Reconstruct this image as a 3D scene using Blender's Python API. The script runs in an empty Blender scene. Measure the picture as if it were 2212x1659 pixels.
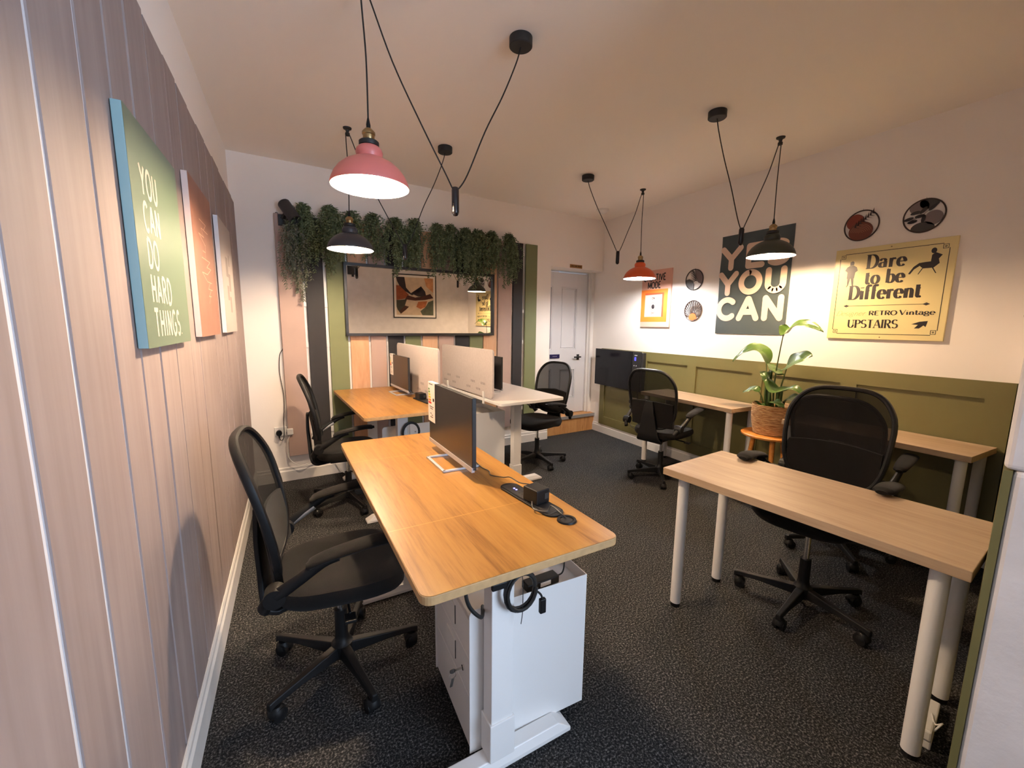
import bpy, math, random
from mathutils import Matrix, Vector, noise
random.seed(7)
PI = math.pi
SC = bpy.context.scene
COL = SC.collection

# ------------------------------------------------------------------ camera, world, light, exposure
cam_d = bpy.data.cameras.new('camera')
cam_d.sensor_width = 36.0
cam_d.lens = 36.0 * 892.61 / 2212.0
cam_d.clip_start = 0.02
cam = bpy.data.objects.new('camera', cam_d)
COL.objects.link(cam)
_yaw, _pit, _rol = 0.486419, 0.143353, -0.012216
_f = Vector((math.sin(_yaw) * math.cos(_pit), math.cos(_yaw) * math.cos(_pit), -math.sin(_pit)))
_r = Vector((math.cos(_yaw), -math.sin(_yaw), 0.0))
_d = _f.cross(_r)
_r2 = _r * math.cos(_rol) + _d * math.sin(_rol)
_d2 = _d * math.cos(_rol) - _r * math.sin(_rol)
cam.matrix_world = Matrix((( _r2.x, -_d2.x, -_f.x, 0.0), (_r2.y, -_d2.y, -_f.y, 0.0), (_r2.z, -_d2.z, -_f.z, 1.48), (0, 0, 0, 1)))
SC.camera = cam

W = bpy.data.worlds.new('dusk_sky')
SC.world = W
W.use_nodes = True
bg = W.node_tree.nodes['Background']
bg.inputs[0].default_value = (0.55, 0.72, 1.0, 1)
bg.inputs[1].default_value = 0.6

al = bpy.data.lights.new('window_daylight', 'AREA')
al.shape = 'RECTANGLE'; al.size = 2.5; al.size_y = 1.7
al.energy = 36.0; al.color = (0.62, 0.78, 1.0)
alo = bpy.data.objects.new('window_daylight', al)
COL.objects.link(alo)
alo.location = (2.35, -2.25, 1.65)
alo.rotation_euler = (PI / 2, 0, 0)       # shines into the room (+y)

SC.view_settings.view_transform = 'Standard'
SC.view_settings.look = 'None'
SC.view_settings.gamma = 1.0
SC.view_settings.use_curve_mapping = False
SC.view_settings.exposure = 2.25
SC.cycles.use_denoising = True
SC.cycles.max_bounces = 14
SC.cycles.diffuse_bounces = 8
SC.cycles.transparent_max_bounces = 16
SC.cycles.sample_clamp_indirect = 6.0

LAMP_POWER = 330.0       # radiance of the bulbs
H = 2.85                 # ceiling height
XR = 3.75                # right wall
XL = -0.40               # left wall

# ------------------------------------------------------------------ materials
def lin(r, g, b):
    f = lambda c: (c / 255.0) / 12.92 if c <= 10.3 else ((c / 255.0 + 0.055) / 1.055) ** 2.4
    return (f(r), f(g), f(b), 1.0)

def mat(name, col, rough=0.6, metal=0.0, spec=None, bump=0.0, bscale=200.0, var=0.0, vscale=6.0, emit=None, estr=0.0, sheen=0.0):
    m = bpy.data.materials.new(name); m.use_nodes = True
    nt = m.node_tree; p = nt.nodes['Principled BSDF']
    p.inputs['Base Color'].default_value = col
    p.inputs['Roughness'].default_value = rough
    p.inputs['Metallic'].default_value = metal
    if spec is not None: p.inputs['Specular IOR Level'].default_value = spec
    if sheen: p.inputs['Sheen Weight'].default_value = sheen
    if emit:
        p.inputs['Emission Color'].default_value = emit; p.inputs['Emission Strength'].default_value = estr
    tc = nt.nodes.new('ShaderNodeTexCoord')
    if var > 0:
        n = nt.nodes.new('ShaderNodeTexNoise'); n.inputs['Scale'].default_value = vscale; n.inputs['Detail'].default_value = 6
        nt.links.new(tc.outputs['Object'], n.inputs['Vector'])
        r = nt.nodes.new('ShaderNodeValToRGB')
        c0 = tuple(max(0, c * (1 - var)) for c in col[:3]) + (1,); c1 = tuple(min(1, c * (1 + var)) for c in col[:3]) + (1,)
        r.color_ramp.elements[0].position = 0.3; r.color_ramp.elements[1].position = 0.7
        r.color_ramp.elements[0].color = c0; r.color_ramp.elements[1].color = c1
        nt.links.new(n.outputs['Fac'], r.inputs['Fac']); nt.links.new(r.outputs['Color'], p.inputs['Base Color'])
    if bump > 0:
        n = nt.nodes.new('ShaderNodeTexNoise'); n.inputs['Scale'].default_value = bscale; n.inputs['Detail'].default_value = 4
        nt.links.new(tc.outputs['Object'], n.inputs['Vector'])
        b = nt.nodes.new('ShaderNodeBump'); b.inputs['Strength'].default_value = bump; b.inputs['Distance'].default_value = 0.002
        nt.links.new(n.outputs['Fac'], b.inputs['Height']); nt.links.new(b.outputs['Normal'], p.inputs['Normal'])
    return m

def wood(name, c_dark, c_mid, c_light, axis='Y', rough=0.35, seams=(), stretch=0.06, scale=26.0):
    """wood grain running along the object's own axis; optional pale seam lines across it"""
    m = bpy.data.materials.new(name); m.use_nodes = True
    nt = m.node_tree; L = nt.links; p = nt.nodes['Principled BSDF']
    p.inputs['Roughness'].default_value = rough
    tc = nt.nodes.new('ShaderNodeTexCoord'); mp = nt.nodes.new('ShaderNodeMapping')
    s = {'X': (stretch, 1, 1), 'Y': (1, stretch, 1), 'Z': (1, 1, stretch)}[axis]
    mp.inputs['Scale'].default_value = s
    L.new(tc.outputs['Object'], mp.inputs['Vector'])
    n1 = nt.nodes.new('ShaderNodeTexNoise'); n1.inputs['Scale'].default_value = scale; n1.inputs['Detail'].default_value = 8; n1.inputs['Roughness'].default_value = 0.65; n1.inputs['Distortion'].default_value = 0.6
    n2 = nt.nodes.new('ShaderNodeTexNoise'); n2.inputs['Scale'].default_value = scale * 7; n2.inputs['Detail'].default_value = 3
    L.new(mp.outputs['Vector'], n1.inputs['Vector']); L.new(mp.outputs['Vector'], n2.inputs['Vector'])
    mx = nt.nodes.new('ShaderNodeMath'); mx.operation = 'MULTIPLY_ADD'; mx.inputs[1].default_value = 0.35
    L.new(n2.outputs['Fac'], mx.inputs[0]); L.new(n1.outputs['Fac'], mx.inputs[2])
    r = nt.nodes.new('ShaderNodeValToRGB'); e = r.color_ramp.elements
    e[0].position = 0.45; e[0].color = c_dark; e[1].position = 0.9; e[1].color = c_light
    k = e.new(0.66); k.color = c_mid
    L.new(mx.outputs[0], r.inputs['Fac'])
    out = r.outputs['Color']
    if seams:
        sx = nt.nodes.new('ShaderNodeSeparateXYZ'); L.new(tc.outputs['Object'], sx.inputs[0])
        for y in seams:
            a = nt.nodes.new('ShaderNodeMath'); a.operation = 'COMPARE'; a.inputs[1].default_value = y; a.inputs[2].default_value = 0.0016
            L.new(sx.outputs[axis], a.inputs[0])
            mi = nt.nodes.new('ShaderNodeMix'); mi.data_type = 'RGBA'
            L.new(a.outputs[0], mi.inputs['Factor']); L.new(out, mi.inputs['A'])
            mi.inputs['B'].default_value = tuple(min(1, c * 1.25) for c in c_light[:3]) + (1,)
            out = mi.outputs['Result']
    L.new(out, p.inputs['Base Color'])
    return m

M = {}
M['wall'] = mat('white_wall_paint', lin(240, 234, 228), 0.85, bump=0.15, bscale=90)
M['ceil'] = mat('white_ceiling_paint', lin(246, 240, 232), 0.9, bump=0.1, bscale=60)
M['trim'] = mat('white_gloss_paint', lin(225, 222, 218), 0.35)
M['door'] = mat('white_door_paint', lin(214, 214, 218), 0.4)
M['green'] = mat('olive_green_paint', lin(108, 102, 60), 0.5, bump=0.08, bscale=120)
M['plaster'] = mat('grey_plaster', lin(218, 214, 214), 0.9, bump=0.4, bscale=70, var=0.06, vscale=9)
M['white_metal'] = mat('white_powder_coat', lin(226, 224, 222), 0.4)
M['white_plastic'] = mat('white_plastic', lin(230, 228, 224), 0.4)
M['black_plastic'] = mat('black_plastic', (0.006, 0.006, 0.0065, 1), 0.5, spec=0.28)
M['black_matt'] = mat('matt_black_metal', (0.014, 0.014, 0.014, 1), 0.55)
M['black_fabric'] = mat('black_chair_fabric', (0.0075, 0.0066, 0.0062, 1), 0.95, spec=0.15, bump=0.5, bscale=500, sheen=0.05)
M['chrome'] = mat('chrome', (0.75, 0.74, 0.72, 1), 0.22, metal=1.0)
M['silver'] = mat('silver_painted_strut', (0.55, 0.54, 0.52, 1), 0.35, metal=0.8)
M['brass'] = mat('antique_brass', (0.36, 0.25, 0.12, 1), 0.35, metal=1.0)
M['rubber'] = mat('black_rubber_cable', (0.010, 0.010, 0.010, 1), 0.5)
M['grey_metal'] = mat('pale_grey_metal', (0.50, 0.51, 0.55, 1), 0.35, metal=0.4)
M['frame_black'] = mat('black_mirror_frame', (0.015, 0.014, 0.014, 1), 0.4)
M['screen_fabric'] = mat('pale_grey_felt', lin(188, 178, 174), 0.95, bump=0.5, bscale=300, var=0.05, vscale=60)
M['monitor'] = mat('monitor_screen', (0.012, 0.011, 0.010, 1), 0.28, spec=0.6)
M['monitor_back'] = mat('monitor_back', (0.014, 0.014, 0.014, 1), 0.5)
M['gold'] = mat('brass_plate', lin(150, 110, 60), 0.45, metal=0.5)
M['navy'] = mat('navy_plate', lin(28, 22, 74), 0.4)
M['leaf'] = mat('glossy_leaf', lin(62, 88, 34), 0.35, var=0.3, vscale=14)
M['stem'] = mat('plant_stem', lin(66, 84, 34), 0.5)
M['soil'] = mat('potting_soil', lin(48, 36, 26), 0.95)
M['fern'] = mat('fern_leaflet', lin(104, 118, 86), 0.75, var=0.35, vscale=40)
M['fern_dry'] = mat('fern_pale_leaflet', lin(112, 114, 98), 0.8, var=0.3, vscale=40)
M['board'] = None
M['paper'] = mat('white_paper', lin(232, 226, 220), 0.7)
M['dark_ink'] = mat('dark_ink', lin(38, 32, 36), 0.7)
M['oak'] = wood('oak_laminate', lin(116, 74, 30), lin(156, 110, 52), lin(170, 126, 64), 'Y', 0.32, (-0.366, 0.36), scale=22)
M['oak_edge'] = mat('oak_edge', lin(176, 142, 98), 0.6, var=0.12, vscale=40)
M['pale_wood'] = wood('pale_oak_laminate', lin(154, 128, 100), lin(172, 147, 120), lin(184, 162, 134), 'Y', 0.45, stretch=0.05, scale=20)
M['stool_wood'] = wood('orange_pine', lin(176, 104, 38), lin(204, 132, 56), lin(220, 152, 76), 'X', 0.4)
M['step_wood'] = wood('step_oak', lin(150, 100, 54), lin(184, 134, 82), lin(200, 152, 100), 'Z', 0.5, stretch=0.12, scale=18)
M['nosing'] = mat('aluminium_nosing', (0.42, 0.42, 0.43, 1), 0.4, metal=0.6)

def carpet():
    m = bpy.data.materials.new('charcoal_carpet'); m.use_nodes = True
    nt = m.node_tree; L = nt.links; p = nt.nodes['Principled BSDF']
    p.inputs['Roughness'].default_value = 0.97; p.inputs['Specular IOR Level'].default_value = 0.1
    tc = nt.nodes.new('ShaderNodeTexCoord')
    n1 = nt.nodes.new('ShaderNodeTexNoise'); n1.inputs['Scale'].default_value = 130; n1.inputs['Detail'].default_value = 5; n1.inputs['Roughness'].default_value = 0.75
    n2 = nt.nodes.new('ShaderNodeTexNoise'); n2.inputs['Scale'].default_value = 2.2; n2.inputs['Detail'].default_value = 3
    L.new(tc.outputs['Object'], n1.inputs['Vector']); L.new(tc.outputs['Object'], n2.inputs['Vector'])
    r = nt.nodes.new('ShaderNodeValToRGB'); e = r.color_ramp.elements
    e[0].position = 0.40; e[0].color = (0.008, 0.008, 0.009, 1)
    e[1].position = 0.68; e[1].color = (0.24, 0.232, 0.225, 1)
    k = e.new(0.52); k.color = (0.025, 0.0245, 0.0245, 1)
    L.new(n1.outputs['Fac'], r.inputs['Fac'])
    mi = nt.nodes.new('ShaderNodeMix'); mi.data_type = 'RGBA'; mi.blend_type = 'MULTIPLY'; mi.inputs['Factor'].default_value = 1
    r2 = nt.nodes.new('ShaderNodeValToRGB'); r2.color_ramp.elements[0].color = (0.75, 0.75, 0.75, 1); r2.color_ramp.elements[1].color = (1.1, 1.1, 1.1, 1)
    L.new(n2.outputs['Fac'], r2.inputs['Fac'])
    L.new(r.outputs['Color'], mi.inputs['A']); L.new(r2.outputs['Color'], mi.inputs['B'])
    L.new(mi.outputs['Result'], p.inputs['Base Color'])
    b = nt.nodes.new('ShaderNodeBump'); b.inputs['Strength'].default_value = 0.6; b.inputs['Distance'].default_value = 0.004
    L.new(n1.outputs['Fac'], b.inputs['Height']); L.new(b.outputs['Normal'], p.inputs['Normal'])
    return m
M['carpet'] = carpet()

def board_mat():
    m = bpy.data.materials.new('mauve_board_paint'); m.use_nodes = True
    nt = m.node_tree; L = nt.links; p = nt.nodes['Principled BSDF']
    p.inputs['Roughness'].default_value = 0.7
    tc = nt.nodes.new('ShaderNodeTexCoord'); mp = nt.nodes.new('ShaderNodeMapping'); mp.inputs['Scale'].default_value = (1, 1, 0.05)
    L.new(tc.outputs['Object'], mp.inputs['Vector'])
    n = nt.nodes.new('ShaderNodeTexNoise'); n.inputs['Scale'].default_value = 34; n.inputs['Detail'].default_value = 5
    L.new(mp.outputs['Vector'], n.inputs['Vector'])
    n2 = nt.nodes.new('ShaderNodeTexNoise'); n2.inputs['Scale'].default_value = 3; n2.inputs['Detail'].default_value = 4
    L.new(tc.outputs['Object'], n2.inputs['Vector'])
    ad = nt.nodes.new('ShaderNodeMath'); ad.operation = 'MULTIPLY_ADD'; ad.inputs[1].default_value = 0.5
    L.new(n2.outputs['Fac'], ad.inputs[0]); L.new(n.outputs['Fac'], ad.inputs[2])
    r = nt.nodes.new('ShaderNodeValToRGB'); e = r.color_ramp.elements
    e[0].position = 0.45; e[0].color = lin(138, 123, 120); e[1].position = 1.0; e[1].color = lin(156, 142, 139)
    L.new(ad.outputs[0], r.inputs['Fac']); L.new(r.outputs['Color'], p.inputs['Base Color'])
    b = nt.nodes.new('ShaderNodeBump'); b.inputs['Strength'].default_value = 0.18; b.inputs['Distance'].default_value = 0.002
    L.new(n.outputs['Fac'], b.inputs['Height']); L.new(b.outputs['Normal'], p.inputs['Normal'])
    return m
M['board'] = board_mat()

def chair_mesh_mat():
    """woven chair net: dark threads with open holes"""
    m = bpy.data.materials.new('chair_net'); m.use_nodes = True
    nt = m.node_tree; L = nt.links; p = nt.nodes['Principled BSDF']; o = nt.nodes['Material Output']
    p.inputs['Base Color'].default_value = (0.0085, 0.0078, 0.0074, 1); p.inputs['Roughness'].default_value = 0.9; p.inputs['Specular IOR Level'].default_value = 0.15
    t = nt.nodes.new('ShaderNodeBsdfTransparent'); mx = nt.nodes.new('ShaderNodeMixShader'); mx.inputs[0].default_value = 0.90
    L.new(t.outputs[0], mx.inputs[1]); L.new(p.outputs[0], mx.inputs[2]); L.new(mx.outputs[0], o.inputs['Surface'])
    return m
M['net'] = chair_mesh_mat()

def wicker():
    m = bpy.data.materials.new('woven_seagrass'); m.use_nodes = True
    nt = m.node_tree; L = nt.links; p = nt.nodes['Principled BSDF']; p.inputs['Roughness'].default_value = 0.85
    tc = nt.nodes.new('ShaderNodeTexCoord'); mp = nt.nodes.new('ShaderNodeMapping'); mp.inputs['Scale'].default_value = (1, 1, 6)
    L.new(tc.outputs['Object'], mp.inputs['Vector'])
    n = nt.nodes.new('ShaderNodeTexNoise'); n.inputs['Scale'].default_value = 22; n.inputs['Detail'].default_value = 6
    L.new(mp.outputs['Vector'], n.inputs['Vector'])
    r = nt.nodes.new('ShaderNodeValToRGB'); e = r.color_ramp.elements
    e[0].position = 0.3; e[0].color = lin(140, 88, 44); e[1].position = 0.72; e[1].color = lin(214, 176, 126)
    L.new(n.outputs['Fac'], r.inputs['Fac']); L.new(r.outputs['Color'], p.inputs['Base Color'])
    return m
M['wicker'] = wicker()

def glossmat(name, col, rough=0.25): return mat(name, col, rough)

# ------------------------------------------------------------------ mesh helpers
class MB:
    def __init__(s): s.v = []; s.f = []
    def add(s, vs, fs, m=None):
        b = len(s.v)
        if m is not None: vs = [m @ Vector(p) for p in vs]
        s.v += [tuple(p) for p in vs]; s.f += [tuple(i + b for i in f) for f in fs]; return s
    def box(s, c, d, m=None, rz=0.0):
        x, y, z = d[0] / 2, d[1] / 2, d[2] / 2
        vs = [(-x, -y, -z), (x, -y, -z), (x, y, -z), (-x, y, -z), (-x, -y, z), (x, -y, z), (x, y, z), (-x, y, z)]
        R = Matrix.Translation(Vector(c)) @ Matrix.Rotation(rz, 4, 'Z')
        if m is not None: R = m @ R
        return s.add(vs, [(0, 3, 2, 1), (4, 5, 6, 7), (0, 1, 5, 4), (1, 2, 6, 5), (2, 3, 7, 6), (3, 0, 4, 7)], R)
    def span(s, a, b, m=None):
        return s.box([(a[i] + b[i]) / 2 for i in range(3)], [abs(b[i] - a[i]) for i in range(3)], m)
    def prism(s, poly, z0, z1, m=None):
        n = len(poly)
        vs = [(x, y, z0) for x, y in poly] + [(x, y, z1) for x, y in poly]
        fs = [tuple(range(n - 1, -1, -1)), tuple(range(n, 2 * n))] + [(i, (i + 1) % n, n + (i + 1) % n, n + i) for i in range(n)]
        return s.add(vs, fs, m)
    def lathe(s, prof, n=32, m=None, close=False):
        vs = []; fs = []; k = len(prof)
        for i in range(n):
            a = 2 * PI * i / n
            for r, z in prof: vs.append((r * math.cos(a), r * math.sin(a), z))
        for i in range(n):
            j = (i + 1) % n
            for q in range(k - 1): fs.append((i * k + q, j * k + q, j * k + q + 1, i * k + q + 1))
        if close:
            fs.append(tuple(i * k for i in range(n - 1, -1, -1))); fs.append(tuple(i * k + k - 1 for i in range(n)))
        return s.add(vs, fs, m)
    def cyl(s, a, b, r, n=16, r2=None):
        a = Vector(a); b = Vector(b); d = b - a; L = d.length
        q = d.to_track_quat('Z', 'Y').to_matrix().to_4x4(); r2 = r if r2 is None else r2
        return s.lathe([(r, 0), (r2, L)], n, Matrix.Translation(a) @ q, True)
    def tube(s, pts, r, n=8, closed=False, rr=None, flat=None):
        """round (or flattened) tube along points"""
        P = [Vector(p) for p in pts]; k = len(P); vs = []; fs = []
        up = Vector((0, 0, 1)); prev = None
        for i in range(k):
            if closed: t = P[(i + 1) % k] - P[i - 1]
            else: t = P[min(i + 1, k - 1)] - P[max(i - 1, 0)]
            t.normalize()
            if prev is None:
                ref = up if abs(t.z) < 0.9 else Vector((1, 0, 0))
                u = (ref - t * ref.dot(t)).normalized()
            else:
                u = (prev - t * prev.dot(t)).normalized()
            prev = u; w = t.cross(u)
            ra = rr[i] if rr else r
            for q in range(n):
                a = 2 * PI * q / n
                vs.append(P[i] + u * (ra * math.cos(a)) + w * (ra * math.sin(a)) * (flat or 1.0))
        m = k if closed else k - 1
        for i in range(m):
            j = (i + 1) % k
            for q in range(n): fs.append((i * n + q, i * n + (q + 1) % n, j * n + (q + 1) % n, j * n + q))
        if not closed:
            fs.append(tuple(range(n - 1, -1, -1))); fs.append(tuple((k - 1) * n + q for q in range(n)))
        return s.add(vs, fs)
    def sphere(s, c, r, n=16, k=10, sc=(1, 1, 1)):
        prof = [(max(1e-5, r * math.sin(PI * i / k)), -r * math.cos(PI * i / k)) for i in range(k + 1)]
        return s.lathe(prof, n, Matrix.Translation(Vector(c)) @ Matrix.Diagonal((*sc, 1)))
    def build(s, name, material, parent=None, smooth=False, bevel=0.0, seg=2):
        me = bpy.data.meshes.new(name); me.from_pydata(s.v, [], s.f); me.update()
        me.materials.append(material)
        if smooth:
            me.polygons.foreach_set('use_smooth', [True] * len(me.polygons))
        o = bpy.data.objects.new(name, me); COL.objects.link(o)
        if parent: o.parent = parent
        if smooth:
            try: me.set_sharp_from_angle(angle=math.radians(42))
            except Exception: pass
        if bevel > 0:
            b = o.modifiers.new('bevel', 'BEVEL'); b.width = bevel; b.segments = seg; b.limit_method = 'ANGLE'; b.angle_limit = math.radians(40)
        return o

def rrect(w, h, r, n=6, cx=0.0, cy=0.0):
    out = []
    for sx, sy, a0 in ((1, 1, 0), (-1, 1, 90), (-1, -1, 180), (1, -1, 270)):
        for i in range(n + 1):
            a = math.radians(a0 + 90 * i / n)
            out.append((cx + sx * (w / 2 - r) + r * math.cos(a), cy + sy * (h / 2 - r) + r * math.sin(a)))
    return out

def smooth_path(pts, n=6, closed=False):
    P = [Vector(p) for p in pts]; out = []; k = len(P)
    rng = range(k if closed else k - 1)
    for i in rng:
        p0 = P[(i - 1) % k] if closed or i > 0 else P[0]; p1 = P[i]; p2 = P[(i + 1) % k]
        p3 = P[(i + 2) % k] if closed or i + 2 < k else P[-1]
        for j in range(n):
            t = j / n
            out.append(0.5 * ((2 * p1) + (p2 - p0) * t + (2 * p0 - 5 * p1 + 4 * p2 - p3) * t * t + (3 * p1 - p0 - 3 * p2 + p3) * t ** 3))
    if not closed: out.append(P[-1])
    return out

def tag(o, label, cat=None, group=None, kind=None):
    if label: o['label'] = label
    if cat: o['category'] = cat
    if group: o['group'] = group
    if kind: o['kind'] = kind
    return o
def thing(name, label, cat, loc=(0, 0, 0), rz=0.0, group=None, mw=None):
    o = bpy.data.objects.new(name, None); COL.objects.link(o)
    o.empty_display_size = 0.1
    if mw is not None: o.matrix_world = mw
    else: o.location = loc; o.rotation_euler = (0, 0, rz)
    return tag(o, label, cat, group)
def struct(mb, name, material, label, cat, **k):
    return tag(mb.build(name, material, **k), label, cat, kind='structure')
def copy_tree(o, parent=None):
    c = o.copy(); COL.objects.link(c)
    if parent: c.parent = parent
    for ch in [x for x in bpy.data.objects if x.parent == o]: copy_tree(ch, c)
    return c

# frames on the walls: local x = right as seen from the room, local y = up, local z = out of the wall
def frame(origin, right, normal):
    r = Vector(right).normalized(); n = Vector(normal).normalized(); u = Vector((0, 0, 1))
    o = Vector(origin)
    return Matrix(((r.x, u.x, n.x, o.x), (r.y, u.y, n.y, o.y), (r.z, u.z, n.z, o.z), (0, 0, 0, 1)))
def FR(y, z): return frame((XR, y, z), (0, -1, 0), (-1, 0, 0))
def FLW(y, z, x=-0.37): return frame((x, y, z), (0, 1, 0), (1, 0, 0))
BA = math.radians(3.5)
BT = Vector((math.cos(BA), math.sin(BA), 0)); BN = Vector((math.sin(BA), -math.cos(BA), 0)); BO = Vector((0, 4.275, 0))
def FB(s, z, d=0.0): return frame(BO + BT * s + BN * d + Vector((0, 0, z)), BT, BN)
FA = math.atan(0.1965)                      # front wall runs at this angle
FT = Vector((math.cos(FA), math.sin(FA), 0)); FN = Vector((-math.sin(FA), math.cos(FA), 0))
def FF(s, z, d=0.0): return frame(FT * s + FN * d + Vector((0, 0, z)), -FT, FN)

# ------------------------------------------------------------------ stroke lettering
def arc(cx, cy, rx, ry, a0, a1, n=14):
    return [(cx + rx * math.cos(math.radians(a0 + (a1 - a0) * i / n)), cy + ry * math.sin(math.radians(a0 + (a1 - a0) * i / n))) for i in range(n + 1)]
# glyph: (advance width, [(kind, points)]) kind T thick stem, t hairline, v modulated curve, s serif
def _sf(*xs): return [('s', [(x - 0.13, y), (x + 0.13, y)]) for x, y in xs]
GL = {
 'A': (.72, [('t', [(0, 0), (.33, 1)]), ('T', [(.36, 1), (.70, 0)]), ('t', [(.12, .33), (.58, .33)])] + _sf((.02, 0), (.70, 0))),
 'C': (.72, [('v', arc(.38, .5, .36, .5, 48, 312, 22))]),
 'D': (.74, [('T', [(.10, 0), (.10, 1)]), ('v', [(.10, 1), (.28, 1)] + arc(.30, .5, .40, .5, 90, -90, 18) + [(.28, 0), (.10, 0)])] + _sf((.06, 0), (.06, 1))),
 'E': (.60, [('T', [(.10, 0), (.10, 1)]), ('t', [(.10, 1), (.56, 1)]), ('t', [(.10, .52), (.48, .52)]), ('t', [(.10, 0), (.58, 0)])]),
 'F': (.56, [('T', [(.10, 0), (.10, 1)]), ('t', [(.10, 1), (.54, 1)]), ('t', [(.10, .5), (.46, .5)])]),
 'G': (.76, [('v', arc(.38, .5, .36, .5, 48, 330, 22)), ('T', [(.70, .05), (.70, .45)]), ('t', [(.44, .45), (.72, .45)])]),
 'H': (.74, [('T', [(.10, 0), (.10, 1)]), ('T', [(.64, 0), (.64, 1)]), ('t', [(.10, .52), (.64, .52)])]),
 'I': (.22, [('T', [(.11, 0), (.11, 1)])] + _sf((.11, 0), (.11, 1))),
 'M': (.90, [('T', [(.08, 0), (.08, 1)]), ('t', [(.08, 1), (.45, .15)]), ('t', [(.45, .15), (.82, 1)]), ('T', [(.82, 1), (.82, 0)])]),
 'N': (.76, [('t', [(.10, 0), (.10, 1)]), ('T', [(.10, 1), (.66, 0)]), ('t', [(.66, 0), (.66, 1)])]),
 'O': (.80, [('v', arc(.40, .5, .37, .5, 90, 450, 28))]),
 'P': (.64, [('T', [(.10, 0), (.10, 1)]), ('v', [(.10, 1), (.32, 1)] + arc(.32, .75, .28, .25, 90, -90, 14) + [(.10, .5)])] + _sf((.10, 0), (.06, 1))),
 'R': (.70, [('T', [(.10, 0), (.10, 1)]), ('v', [(.10, 1), (.32, 1)] + arc(.32, .76, .27, .24, 90, -90, 14) + [(.10, .52)]), ('T', [(.34, .5), (.64, 0)])] + _sf((.10, 0), (.06, 1), (.66, 0))),
 'S': (.62, [('v', arc(.31, .74, .26, .26, 35, 270, 16) + arc(.31, .25, .28, .25, 90, -145, 16))]),
 'T': (.66, [('T', [(.33, 0), (.33, 1)]), ('t', [(.02, 1), (.64, 1)])] + _sf((.33, 0))),
 'U': (.76, [('T', [(.10, 1), (.10, .34)]), ('v', arc(.38, .34, .28, .34, 180, 360, 16)), ('t', [(.66, .34), (.66, 1)])] + _sf((.10, 1), (.66, 1))),
 'V': (.70, [('T', [(.02, 1), (.35, 0)]), ('t', [(.35, 0), (.68, 1)])]),
 'Y': (.70, [('T', [(.02, 1), (.35, .47)]), ('t', [(.35, .47), (.68, 1)]), ('T', [(.35, .47), (.35, 0)])]),
 '.': (.24, [('T', [(.11, .0), (.11, .06)])]),
 'a': (.56, [('v', arc(.25, .40, .20, .22, 150, 20, 10)), ('T', [(.42, .44), (.42, .02)]), ('v', arc(.25, .18, .20, .17, 50, 320, 16)), ('t', [(.42, .02), (.54, .02)])]),
 'b': (.60, [('T', [(.10, 0), (.10, 1)]), ('v', arc(.30, .30, .24, .31, 150, -150, 20))] + [('s', [(0, 1), (.10, 1)])]),
 'e': (.54, [('v', arc(.28, .30, .23, .31, 0, 318, 24)), ('t', [(.05, .32), (.51, .32)])]),
 'f': (.40, [('T', [(.16, 0), (.16, .80)]), ('v', arc(.30, .80, .14, .20, 180, 40, 10)), ('t', [(.02, .60), (.34, .60)])] + _sf((.16, 0))),
 'g': (.56, [('v', arc(.25, .40, .19, .21, 0, 360, 18)), ('v', arc(.26, -.08, .24, .17, 0, 360, 18)), ('t', [(.12, .20), (.10, .10)])]),
 'i': (.28, [('T', [(.14, 0), (.14, .60)]), ('T', [(.14, .80), (.14, .86)])] + _sf((.14, 0)) + [('s', [(.02, .6), (.14, .6)])]),
 'n': (.64, [('T', [(.14, 0), (.14, .60)]), ('v', arc(.33, .38, .18, .23, 175, 0, 12)), ('T', [(.51, .38), (.51, 0)])] + _sf((.14, 0), (.51, 0)) + [('s', [(.02, .6), (.14, .6)])]),
 'o': (.58, [('v', arc(.29, .30, .25, .31, 90, 450, 24))]),
 'r': (.46, [('T', [(.14, 0), (.14, .60)]), ('v', arc(.32, .38, .17, .22, 175, 55, 8)), ('T', [(.40, .50), (.40, .54)])] + _sf((.14, 0)) + [('s', [(.02, .6), (.14, .6)])]),
 's': (.46, [('v', arc(.23, .45, .17, .155, 40, 270, 12) + arc(.23, .15, .19, .15, 90, -140, 12))]),
 't': (.40, [('T', [(.16, .84), (.16, .12)]), ('v', arc(.27, .14, .11, .13, 180, 320, 8)), ('t', [(.02, .60), (.34, .60)])]),
 ' ': (.34, []),
}
_ctr = [0]
def stroke(mb, pts, w, x0, y0, sx, sy, z, skew=0.0, caps=True):
    _ctr[0] += 1; z = z + (_ctr[0] % 6) * 3e-5
    P = [Vector((x0 + (x + skew * y) * sx, y0 + y * sy)) for x, y in pts]
    for i in range(len(P) - 1):
        a, b = P[i], P[i + 1]; t = (b - a)
        if t.length < 1e-6: continue
        t.normalize(); n = Vector((-t.y, t.x)); wa = w(pts, i) / 2; wb = w(pts, i + 1) / 2
        mb.add([(a + n * wa).to_tuple() + (z,), (a - n * wa).to_tuple() + (z,), (b - n * wb).to_tuple() + (z,), (b + n * wb).to_tuple() + (z,)], [(0, 1, 2, 3)])
        for q in range(4): mb.v[-1 - q] = mb.v[-1 - q][:2] + (z + (1 + i % 3) * 4e-5,)
    for i, p in enumerate(P):
        if not caps and (i == 0 or i == len(P) - 1): continue
        r = w(pts, i) / 2
        mb.add([(p.x + r * math.cos(q * PI / 6), p.y + r * math.sin(q * PI / 6), z + 2e-4 + (i % 3) * 4e-5) for q in range(12)], [tuple(range(12))])
def text_width(s, sx, track): return sum((GL[c][0] + track) * sx for c in s) - track * sx
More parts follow.
